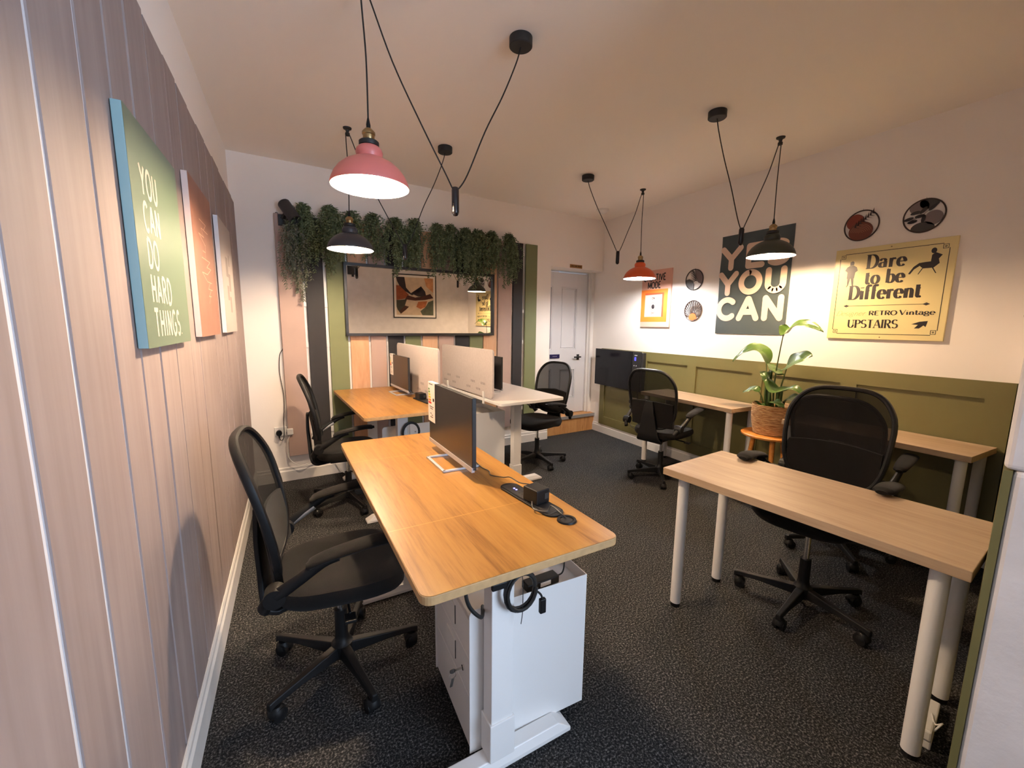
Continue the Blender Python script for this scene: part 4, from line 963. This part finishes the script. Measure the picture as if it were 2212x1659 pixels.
# cable coils on the desk columns
def coil(label, c, r, plane_rz, turns=3, axis='y'):
    pts = []
    for i in range(turns * 20 + 1):
        a = 2 * PI * i / 20; k = i / 20
        rr = r * (1 + 0.06 * math.sin(k * 2.1)); dy = 0.006 * math.sin(k * 3.0) + 0.004 * k
        p = Vector((rr * 0.86 * math.cos(a), -dy, rr * math.sin(a))); p.rotate(Matrix.Rotation(plane_rz, 3, 'Z')); pts.append(Vector(c) + p)
    return pts
p1 = desk_pt(d1, 0.622, 1.45, 0.622 / 2, 1.45 / 2 - 0.52)
c1 = (p1.x + 0.048, p1.y - 0.050, 0.655)
t = thing('cable_coil', 'black coiled display cable tied to the nearest desk column', 'cable', c1)
mb = MB(); mb.tube([q - Vector(c1) for q in coil('', c1, 0.062, A1)], 0.0055, 8); mb.build('loops', M['rubber'], t, True)
mb = MB(); mb.box((-0.078, -0.012, 0.045), (0.05, 0.014, 0.022)); mb.build('plug_end', M['black_plastic'], t, bevel=.003)
mb = MB(); mb.box((0.078, -0.012, -0.072), (0.022, 0.014, 0.05)); mb.build('hanging_plug', M['black_plastic'], t, bevel=.003)
mb = MB(); mb.tube(smooth_path([(0.05, -0.01, -0.01), (0.07, -0.012, -0.03), (0.078, -0.012, -0.05)], 5), 0.0035, 6); mb.tube(smooth_path([(0.0, -0.012, 0.065), (0.0, -0.02, 0.03), (0.004, -0.014, -0.06), (0.0, -0.012, -0.11)], 5), 0.0014, 5); mb.build('tie', M['rubber'], t)
p2 = desk_pt(d2, 0.62, 1.355, 0.62 / 2, 1.355 / 2 - 0.48)
c2 = (p2.x + 0.055, p2.y - 0.045, 0.665)
t = thing('cable_coil', 'black coiled cable hanging on the far oak desk column', 'cable', c2)
mb = MB(); mb.tube([q - Vector(c2) for q in coil('', c2, 0.075, A2)], 0.0055, 8); mb.build('loops', M['rubber'], t, True)
mb = MB(); mb.tube([(-0.01, -0.01, 0.07), (-0.01, -0.018, 0.0), (-0.008, -0.012, -0.06)], 0.0015, 5); mb.build('tie', M['rubber'], t)
cable('column_cable', 'thick black cable curling behind the nearest desk column', [(p1.x - .02, p1.y + .06, 0.775), (p1.x - .09, p1.y + .0, 0.745), (p1.x - .125, p1.y - .03, 0.70), (p1.x - .115, p1.y - .035, 0.64), (p1.x - .07, p1.y - .02, 0.58), (p1.x - .035, p1.y + .05, 0.56)], 0.006, M['rubber'])

# cable tray under the far oak desk, beam on columns
q = desk_pt(d2, 0.62, 1.355, 0.40, 0.30)
t = thing('cable_tray', 'white metal cable tray under the far oak desk', 'cable tray', (q.x, q.y, 0), A2)
mb = MB(); mb.prism(rrect(0.44, 0.13, 0.025, 5, 0, 0.0), 0, 0.012, Matrix.Translation((0.03, 0.10, 0.60)) @ Matrix.Rotation(PI / 2, 4, 'X')); mb.build('tray', M['white_metal'], t)
MB().sphere((0.075, 0.085, 0.60), 0.007, 10, 8).build('fixing', M['chrome'], t)

# pedestals
def pedestal(label, corner, rz, depth, width, h, key, fit=0.0):
    """corner = near, left (drawer front) bottom corner; depth along local x, width along local y"""
    t = thing('drawer_pedestal', label, 'drawer pedestal', (corner[0], corner[1], 0), rz, 'white drawer pedestals')
    z0 = 0.035
    R = Matrix(((1, 0, 0, 0), (0, 0, -1, 0), (0, 1, 0, 0), (0, 0, 0, 1)))
    def side(y): MB().prism([(0.0, z0), (depth, z0), (depth, h), (0.0 + .02, h)] + [(0.02 - 0.02 * math.sin(k * PI / 10), h - 0.02 + 0.02 * math.cos(k * PI / 10)) for k in range(1, 6)], -0.0008, 0.0008, Matrix.Translation((0, y, 0)) @ R).build('side_panel', M['white_metal'], t)
    side(0.001); side(width - 0.001)
    MB().span((depth - 0.002, 0.001, z0), (depth, width - 0.001, h)).build('back_panel', M['white_metal'], t)
    MB().span((0.015, 0.002, z0), (depth - 0.002, width - 0.002, h - 0.045)).build('carcass', M['white_metal'], t)
    zs = [z0 + 0.004, z0 + (h - 0.05 - z0) * 0.42, z0 + (h - 0.05 - z0) * 0.71, h - 0.05]
    for i in range(3):
        dr = MB().span((0.006, 0.006, zs[i] + 0.0015), (0.016, width - 0.006, zs[i + 1] - 0.0015)).build('drawer', M['white_metal'], t, bevel=0.0015, seg=1)
        if i > 0 or not key:
            zc = (zs[i] + zs[i + 1]) / 2
            MB().prism(rrect(0.10, 0.075, 0.008, 3), 0, 0.0035, Matrix.Translation((0.0058, width * 0.52, zc)) @ Matrix(((0, 0, -1, 0), (1, 0, 0, 0), (0, 1, 0, 0), (0, 0, 0, 1)))).build('pull', M['white_plastic'], dr)
            MB().span((0.0035, width * 0.52 - 0.053, zc - 0.036), (0.0062, width * 0.52 - 0.050, zc + 0.036)).build('finger_slot', M['rubber'], dr)
    if key:
        zc = (zs[1] + zs[2]) / 2
        lk = MB().cyl((0.006, 0.07, zc), (0.0, 0.07, zc), 0.010, 16).build('lock', M['chrome'], t, True)
        mb = MB(); mb.span((-0.03, 0.069, zc - .004), (0.0, 0.071, zc + .004)); mb.prism(ell(-0.035, 0, 0.011, 0.009, 14), -.001, .001, Matrix.Translation((0, 0.07, zc)) @ R)
        mb.tube([(-0.035 + 0.012 * math.cos(q * PI / 6), 0.07, zc - 0.016 + 0.012 * math.sin(q * PI / 6)) for q in range(12)], 0.001, 5, True)
        mb.prism([(-.045, -.06), (-.037, -.028), (-.028, -.028), (-.036, -.06)], -.001, .001, Matrix.Translation((0, 0.072, zc)) @ R)
        mb.build('keys', M['chrome'], lk)
    mb = MB()
    for x in (0.05, depth - 0.05):
        for y in (0.05, width - 0.05): mb.cyl((x, y - 0.01, 0.0182), (x, y + 0.01, 0.0182), 0.0175, 12); mb.span((x - .008, y - .008, .02), (x + .008, y + .008, z0))
    mb.build('castors', M['black_plastic'], t, True)
    return t
pedestal('white drawer pedestal with keys in its lock under the nearest oak desk', (0.452, 1.128), math.radians(-1.0), 0.465, 0.40, 0.565, True)
pedestal('white drawer pedestal under the white desk', (1.352, 3.42), A3, 0.40, 0.45, 0.665, False)
t = thing('power_supply', 'black laptop power supply lying in the nearest pedestal top', 'power supply', (0.78, 1.20, 0.5205), math.radians(2))
MB().span((-0.085, -0.022, 0), (0.055, 0.022, 0.03)).build('body', M['black_plastic'], t, bevel=0.004)
MB().span((-0.03, -0.0235, 0.008), (0.015, -0.022, 0.024)).build('rating_label', M['paper'], t)
mb = MB(); mb.tube(smooth_path([(0.055, 0, 0.015), (0.085, 0, 0.02), (0.10, 0.01, 0.06), (0.095, 0.02, 0.16), (0.09, 0.02, 0.27)], 6), 0.003, 6); mb.build('lead', M['rubber'], t, True)
# plugs and cable on the floor at the foot of the nearest pedestal
t = thing('floor_plug', 'black adapter plug with a white tab on the carpet by the nearest pedestal', 'plug', (0.395, 1.055, 0.001))
MB().lathe([(0.0001, 0), (0.03, 0), (0.032, 0.004), (0.028, 0.035), (0.02, 0.042), (0.0001, 0.042)], 20).build('body', M['black_plastic'], t, True)
MB().add([(0.03, -0.03, 0), (0.055, -0.02, 0), (0.052, -0.02, 0.035), (0.034, -0.028, 0.03)], [(0, 1, 2, 3)]).build('white_tab', M['paper'], t)
cable('floor_cable', 'black cable curling on the carpet by the nearest pedestal', [(0.33, 1.06, 0.006), (0.35, 1.12, 0.008), (0.40, 1.14, 0.015), (0.445, 1.10, 0.010), (0.50, 1.085, 0.008), (0.56, 1.14, 0.010)], 0.0055, M['rubber'])

# ================================================================== PALE TABLES
def ptable(label, near_left, along, across, rz, z=0.78, legs=None, group='pale wood tables on white tube legs', th=0.036, inset=0.05):
    """top with local y along the length, local x across; near_left = min-x min-y corner"""
    c = Vector((near_left[0], near_left[1], 0)) + Matrix.Rotation(rz, 3, 'Z') @ Vector((across / 2, along / 2, 0))
    t = thing('work_table', label, 'table', (c.x, c.y, 0), rz, group)
    MB().span((-across / 2, -along / 2, z - th), (across / 2, along / 2, z)).build('tabletop', M['pale_wood'], t, bevel=0.002)
    for sx in (-1, 1):
        for sy in (-1, 1):
            x, y = sx * (across / 2 - inset), sy * (along / 2 - inset)
            lg = MB().cyl((x, y, 0.022), (x, y, z - th - 0.004), 0.0265, 20).build('leg', M['white_metal'], t, True)
            mb = MB(); mb.cyl((x, y, 0.0), (x, y, 0.022), 0.024, 16); mb.build('leg_foot', M['black_plastic'], lg)
            mb = MB(); mb.cyl((x, y, z - th - 0.004), (x, y, z - th), 0.045, 16); mb.build('mounting_plate', M['white_metal'], lg)
    return t
ptable('pale wood table with white tube legs in the right foreground', (1.767, 0.366), 1.085, 0.545, math.radians(6.0), 0.76, inset=0.075)
ptable('pale wood table along the right wall nearest the door', (3.305, 2.20), 1.06, 0.415, 0.0)
ptable('pale wood table along the right wall right of the potted plant', (3.305, 0.765), 1.02, 0.415, 0.0)

# plant stool and potted plant
PX, PY = 3.47, 1.955
t = thing('plant_stool', 'round orange wood stool carrying the basket plant', 'stool', (PX, PY, 0))
MB().lathe([(0.0001, 0.585), (0.200, 0.585), (0.213, 0.592), (0.215, 0.604), (0.209, 0.610), (0.0001, 0.610)], 48).build('seat', M['stool_wood'], t, True)
for a in (100, 220, 340):
    a = math.radians(a); MB().cyl((0.12 * math.cos(a), 0.12 * math.sin(a), 0.586), (0.19 * math.cos(a), 0.19 * math.sin(a), 0.0), 0.020, 14, 0.013).build('leg', M['stool_wood'], t, True)
t = thing('potted_plant', 'large leaved green plant in a woven basket on the orange stool', 'plant', (PX, PY, 0.6105))
prof = [(0.0001, 0.0), (0.128, 0.0)]; n = 19
for i in range(n + 1):
    q = i / n; r_ = 0.126 + 0.024 * math.sin(q * PI * 0.62)
    prof += [(r_ - 0.0025, q * 0.235), (r_ + 0.003, q * 0.235 + 0.006)]
prof += [(0.150, 0.246), (0.142, 0.238), (0.140, 0.20), (0.0001, 0.20)]
MB().lathe(prof, 56).build('basket', M['wicker'], t, True)
MB().lathe([(0.0001, 0.212), (0.138, 0.205)], 32).build('soil', M['soil'], t, True)
def leafblade(pts, wid, roll=0.0, fold=0.25):
    """pts: midrib; returns grid following a lance outline"""
    P = smooth_path(pts, 8); k = len(P); vs = []; fs = []; cols = 7
    for i, p in enumerate(P):
        tdir = (P[min(i + 1, k - 1)] - P[max(i - 1, 0)]).normalized(); q = i / (k - 1)
        sd = tdir.cross(Vector((0, 0, 1)))
        if sd.length < 0.05: sd = tdir.cross(Vector((0, 1, 0)))
        sd.normalize(); sd = Matrix.Rotation(roll, 3, tdir) @ sd; up = sd.cross(tdir).normalized()
        w = wid * (math.sin(PI * min(1, q * 0.97 + 0.03) ** 0.75)) ** 0.8 + 0.001
        for c in range(cols):
            u = (c / (cols - 1)) * 2 - 1
            vs.append(p + sd * (u * w) + up * (fold * abs(u) * w + 0.004 * math.sin(u * 5 + q * 16)))
    for i in range(k - 1):
        for c in range(cols - 1): fs.append((i * cols + c, i * cols + c + 1, (i + 1) * cols + c + 1, (i + 1) * cols + c))
    return MB().add(vs, fs)
# (stem path, leaf midrib, half width, roll) : local x to the wall, y to the back of the room
LV = [([(0, 0, .2), (-.01, .0, .4), (-.01, -.03, .66)], [(-.01, -.01, .70), (-.01, -.05, .655), (-.03, -.13, .70), (-.05, -.22, .705), (-.07, -.34, .665)], .040, .6),
      ([(-.02, .03, .2), (-.02, .06, .36), (-.01, .085, .50)], [(-.01, .075, .47), (-.02, .10, .535), (-.05, .17, .56), (-.08, .25, .53), (-.10, .32, .47)], .045, -.5),
      ([(.02, -.02, .2), (.01, -.04, .33), (0, -.075, .45)], [(.0, -.065, .45), (-.02, -.09, .47), (-.04, -.15, .50), (-.05, -.23, .53), (-.05, -.275, .535)], .052, .9),
      ([(0, .02, .2), (-.03, .02, .30), (-.05, .03, .37)], [(-.05, .04, .38), (-.07, -.03, .325), (-.09, -.12, .33), (-.10, -.20, .355), (-.10, -.28, .315)], .036, .4),
      ([(-.03, .05, .2), (-.05, .07, .27), (-.06, .09, .30)], [(-.06, .09, .30), (-.07, .12, .315), (-.08, .17, .30), (-.09, .21, .285)], .030, -.4),
      ([(.03, -.05, .2), (.0, -.08, .23), (-.02, -.10, .26)], [(-.02, -.09, .25), (-.03, -.14, .285), (-.05, -.20, .285), (-.06, -.26, .275)], .034, .5),
      ([(.0, .03, .2), (-.01, .05, .36), (-.01, .05, .44)], [(-.01, .06, .47), (-.03, .01, .44), (-.05, -.04, .415), (-.05, -.09, .42)], .040, -.2),
      ([(.03, .03, .2), (.03, .05, .30), (.02, .07, .38)], [(.02, .07, .36), (-.01, .075, .42), (-.04, .06, .40), (-.06, .04, .35)], .030, .2),
      ([(-.04, -.03, .2), (-.07, -.04, .24), (-.09, -.05, .26)], [(-.08, -.02, .23), (-.10, -.06, .26), (-.11, -.11, .25), (-.11, -.15, .235)], .026, .3),
      ([(-.05, .03, .2), (-.07, .05, .21), (-.09, .06, .22)], [(-.07, .06, .20), (-.10, .06, .235), (-.12, .02, .235), (-.12, -.02, .21)], .026, -.3)]
zs = lambda P: [(x, y, .2 + (z - .2) * 1.38) for x, y, z in P]
for k, (st, lf, wd, rl) in enumerate(LV):
    st, lf, wd = zs(st), zs(lf), wd * 1.45
    mb = MB(); pp = smooth_path(st, 6); mb.tube(pp, 0.006, 8, rr=[0.008 - 0.0045 * i / (len(pp) - 1) for i in range(len(pp))]); mb.build('stem', M['stem'], t, True)
    leafblade(lf, wd, rl).build('leaf', M['leaf'], t, True)
for k in range(6):
    a = k * 1.05; mb = MB(); mb.tube(smooth_path([(.05 * math.cos(a), .05 * math.sin(a), .2), (.055 * math.cos(a) - .01, .055 * math.sin(a), .30), (.05 * math.cos(a) - .01, .06 * math.sin(a), .36 + .02 * (k % 3))], 5), 0.009, 8); mb.build('sheath', M['leaf'], t, True)

# power strip by the near table leg
t = thing('power_strip', 'white power strip standing by the near table leg at lower right', 'power strip', (2.03, 0.468, 0.001), math.radians(11))
MB().span((-0.125, -0.026, 0), (0.125, 0.026, 0.035)).build('body', M['white_plastic'], t, bevel=0.005)
MB().span((-0.13, -0.024, 0.0355), (-0.06, 0.024, 0.075)).build('plug', M['white_plastic'], t, bevel=0.006)
mb = MB(); mb.tube(smooth_path([(-0.09, -0.026, 0.06), (-0.07, -0.04, 0.085), (-0.03, -0.04, 0.06), (-0.02, -0.024, 0.039), (0.03, -0.01, 0.039)], 6), 0.003, 6); mb.build('lead', M['white_plastic'], t, True)

# ================================================================== TASK CHAIRS
def make_chair():
    t = thing('task_chair', 'x', 'office chair', group='black mesh task chairs')
    lg = MB()      # one base arm along +x
    secs = [(0.025, .026, .062, .112), (0.09, .024, .066, .108), (0.20, .018, .072, .098), (0.305, .015, .068, .092), (0.325, .014, .058, .088)]
    vs = []; fs = []
    for x, hw, a, b in secs: vs += [(x, -hw, a), (x, hw, a), (x, hw * .7, b), (x, -hw * .7, b)]
    for i in range(len(secs) - 1):
        for q in range(4): fs.append((i * 4 + q, i * 4 + (q + 1) % 4, (i + 1) * 4 + (q + 1) % 4, (i + 1) * 4 + q))
    fs += [(3, 2, 1, 0), tuple(len(vs) - 4 + q for q in range(4))]
    lg.add(vs, fs)
    cs = MB()
    cs.cyl((0.31, 0, 0.088), (0.31, 0, 0.05), 0.008, 10)
    for s in (-1, 1): cs.cyl((0.292, s * 0.006, 0.027), (0.292, s * 0.024, 0.027), 0.0265, 18)
    cs.lathe([(0.0001, 0.062), (0.018, 0.06), (0.029, 0.045), (0.030, 0.03)], 16, Matrix.Translation((0.296, 0, 0)))
    lmesh = cmesh = None
    for k in range(5):
        if k == 0: l = lg.build('base_leg', M['black_plastic'], t, bevel=0.004); c = cs.build('caster', M['black_plastic'], l, True); l0, c0 = l, c
        else:
            l = l0.copy(); COL.objects.link(l); l.parent = t; c = c0.copy(); COL.objects.link(c); c.parent = l
        l.rotation_euler = (0, 0, 2 * PI * k / 5)
    MB().lathe([(0.0001, 0.055), (0.042, 0.055), (0.046, 0.07), (0.044, 0.112), (0.030, 0.125), (0.026, 0.15), (0.025, 0.27), (0.0001, 0.27)], 24).build('gas_lift', M['black_plastic'], t, True)
    MB().cyl((0, 0, 0.165), (0, 0, 0.385), 0.014, 16).build('lift_rod', M['chrome'], t, True)
    mb = MB(); mb.span((-0.13, -0.075, 0.375), (0.10, 0.075, 0.425)); mb.cyl((0.02, -0.07, 0.395), (0.03, -0.22, 0.385), 0.006, 8); mb.span((0.01, -0.265, 0.376), (0.05, -0.215, 0.388)); mb.build('mechanism', M['black_plastic'], t, bevel=0.004)
    # seat: stacked superellipse loops
    mb = MB(); n = 40; loops = []
    def loop(sc, z, dip=0.0, dx=0.0):
        L = []
        for i in range(n):
            a = 2 * PI * i / n; c, s = math.cos(a), math.sin(a); e = 2 / 3.4
            x = 0.245 * sc * math.copysign(abs(c) ** e, c); y = 0.252 * sc * math.copysign(abs(s) ** e, s) * (0.94 + 0.06 * (x / 0.245))
            zz = z + dip * (abs(y) / 0.25) ** 2 - 0.030 * max(0, (x - 0.12) / 0.125) ** 2
            L.append((x + 0.012 + dx, y, zz))
        return L
    for sc, z, dp in ((0.0, 0.424, 0), (0.80, 0.424, 0), (0.95, 0.432, 0), (1.0, 0.452, 0), (1.0, 0.472, 0.002), (0.965, 0.490, 0.005), (0.88, 0.494, 0.010), (0.5, 0.490, 0.012), (0.0, 0.488, 0)): loops.append(loop(max(sc, .002), z, dp))
    vs = [p for L in loops for p in L]; fs = []
    for i in range(len(loops) - 1):
        for q in range(n): fs.append((i * n + q, i * n + (q + 1) % n, (i + 1) * n + (q + 1) % n, (i + 1) * n + q))
    mb.add(vs, fs); mb.build('seat', M['black_fabric'], t, True)
    # backrest surface function: u in -1..1 across, v 0..1 up
    def BP(u, v, off=0.0):
        z = 0.525 + 0.545 * v
        x = -0.225 - 0.02 * math.sin(v * PI * 0.55) * -1.0 - 0.115 * v ** 1.35 + 0.045 * (u * u) * (0.55 + 0.45 * (1 - v)) - off
        return (x, u * 0.235, z)
    def outline(i, n=56):
        a = 2 * PI * i / n - PI / 2; c, s = math.cos(a), math.sin(a); e = 2 / 3.6
        u = math.copysign(abs(c) ** e, c); v = 0.5 + 0.5 * math.copysign(abs(s) ** e, s)
        wf = 0.86 + 0.14 * math.sin(min(1, v * 1.5) * PI / 2) - 0.10 * max(0, v - 0.75) / 0.25
        return u * wf, v
    mb = MB(); mb.tube([BP(*outline(i)) for i in range(56)], 0.0125, 8, True, flat=1.25); mb.build('back_frame', M['black_plastic'], t, True)
    mb = MB(); N = 56; R_ = 8; vs = [BP(0, .5)]; fs = []
    for r in range(1, R_ + 1):
        for i in range(N):
            u, v = outline(i, N); vs.append(BP(u * r / R_, 0.5 + (v - 0.5) * r / R_))
    for i in range(N): fs.append((0, 1 + i, 1 + (i + 1) % N))
    for r in range(R_ - 1):
        for i in range(N): fs.append((1 + r * N + i, 1 + (r + 1) * N + i, 1 + (r + 1) * N + (i + 1) % N, 1 + r * N + (i + 1) % N))
    mb.add(vs, fs); mb.build('back_mesh', M['net'], t, True)
    # lower padded lumbar part
    mb = MB(); vs = []; fs = []; A_, B_ = 14, 10
    for side, off in ((0, 0.016), (1, -0.010)):
        for i in range(A_ + 1):
            for j in range(B_ + 1):
                u = -0.88 + 1.76 * i / A_; v = 0.03 + 0.40 * j / B_
                v *= 1 - 0.18 * (1 - abs(u)) * (j / B_) * 0
                vs.append(BP(u, v + (0.035 * (1 - u * u)) * (j / B_), off))
    S = (A_ + 1) * (B_ + 1)
    for i in range(A_):
        for j in range(B_):
            a = i * (B_ + 1) + j; fs.append((a, a + 1, a + B_ + 2, a + B_ + 1)); fs.append((S + a, S + a + B_ + 1, S + a + B_ + 2, S + a + 1))
    for i in range(A_):
        a = i * (B_ + 1); b = a + B_ + 1; fs.append((a, b, S + b, S + a)); a += B_; b += B_; fs.append((a, S + a, S + b, b))
    for j in range(B_):
        a = j; fs.append((a, S + a, S + a + 1, a + 1)); a = A_ * (B_ + 1) + j; fs.append((a, a + 1, S + a + 1, S + a))
    mb.add(vs, fs); mb.build('lumbar_pad', M['black_fabric'], t, True)
    # back support: broad band hooking under the seat
    path = smooth_path([(-0.275, 0, 0.78), (-0.278, 0, 0.66), (-0.272, 0, 0.54), (-0.265, 0, 0.45), (-0.245, 0, 0.405), (-0.20, 0, 0.392), (-0.10, 0, 0.392)], 5)
    mb = MB(); vs = []; fs = []; k = len(path)
    for i, p in enumerate(path):
        q = i / (k - 1); hw = 0.035 + 0.085 * min(1, q * 1.6) if q < .8 else 0.12 - 0.06 * (q - .8) / .2
        tdir = (path[min(i + 1, k - 1)] - path[max(i - 1, 0)]).normalized(); nn = Vector((tdir.z, 0, -tdir.x))
        for s, o_ in ((-1, -.010), (1, -.010), (1, .010), (-1, .010)): vs.append(p + Vector((0, s * hw, 0)) + nn * o_)
    for i in range(k - 1):
        for q in range(4): fs.append((i * 4 + q, i * 4 + (q + 1) % 4, (i + 1) * 4 + (q + 1) % 4, (i + 1) * 4 + q))
    fs += [(3, 2, 1, 0), tuple((k - 1) * 4 + q for q in range(4))]
    mb.add(vs, fs); mb.build('back_support', M['black_plastic'], t, True, bevel=0.005)
    for s in (-1, 1):
        ar = MB(); ar.tube(smooth_path([(-0.245, s * 0.245, 0.50), (-0.225, s * 0.262, 0.535), (-0.19, s * 0.272, 0.565)], 5), 0.024, 10, flat=.7)
        ar.cyl((-0.205, s * 0.235, 0.555), (-0.205, s * 0.292, 0.555), 0.034, 20)
        a = ar.build('armrest', M['black_plastic'], t, True)
        mb = MB(); mb.tube(smooth_path([(-0.20, s * 0.276, 0.560), (-0.13, s * 0.285, 0.605), (-0.05, s * 0.292, 0.655), (0.0, s * 0.296, 0.668)], 6), 0.019, 10, rr=[0.024 - 0.008 * i / 18 for i in range(19)], flat=.75); mb.build('arm_strut', M['black_plastic'], a, True)
        mb = MB(); mb.tube([(-0.178, s * 0.272, 0.566), (-0.085, s * 0.281, 0.622)], 0.012, 8, flat=.8); o = mb.build('strut_insert', M['silver'], a, True); o['label'] = 'silver strut'
        pts = smooth_path([(-0.105, s * 0.290, 0.652), (-0.06, s * 0.293, 0.672), (0.03, s * 0.294, 0.690), (0.12, s * 0.292, 0.700), (0.185, s * 0.286, 0.694)], 5)
        k = len(pts); mb = MB(); vs = []; fs = []; nn = 14
        for i, p in enumerate(pts):
            q = i / (k - 1); wv = (0.026 + 0.016 * math.sin(q * PI * .8)) * (1 if 0.06 < q < 0.94 else 0.62); hv = 0.015 * (1 if 0.06 < q < 0.94 else 0.6)
            for j in range(nn):
                a_ = 2 * PI * j / nn; vs.append((p.x, p.y + wv * math.cos(a_), p.z + hv * math.sin(a_)))
        for i in range(k - 1):
            for j in range(nn): fs.append((i * nn + j, i * nn + (j + 1) % nn, (i + 1) * nn + (j + 1) % nn, (i + 1) * nn + j))
        fs += [tuple(range(nn - 1, -1, -1)), tuple((k - 1) * nn + j for j in range(nn))]
        mb.add(vs, fs); mb.build('arm_pad', M['black_fabric'], a, True)
    return t
ch0 = make_chair()
CH = [('black mesh task chair in the left foreground, tucked to the nearest oak desk', (0.115, 1.765), -3, 0.0),
      ('black mesh task chair by the left wall socket at the far oak desk', (0.34, 3.50), -3, 0.0),
      ('black mesh task chair before the panelled door at the white desk', (2.27, 3.70), 196, 0.0),
      ('black mesh task chair below the panel heater, facing the right wall', (3.12, 2.77), 14, 0.02),
      ('black mesh task chair pushed under the right foreground table, facing left', (2.345, 1.07), 190, 0.085),
      ('black mesh task chair at the right wall, its back behind another chair back', (3.17, 1.30), 8, 0.0)]
for i, (lab, (x, y), rz, dz) in enumerate(CH):
    c = ch0 if i == 0 else copy_tree(ch0)
    for q in [o for o in bpy.data.objects if o.parent == c and not o.name.startswith(('base_leg', 'gas_lift'))]: q.location.z += dz
    c.location = (x, y, 0.0); c.rotation_euler = (0, 0, math.radians(rz)); c['label'] = lab
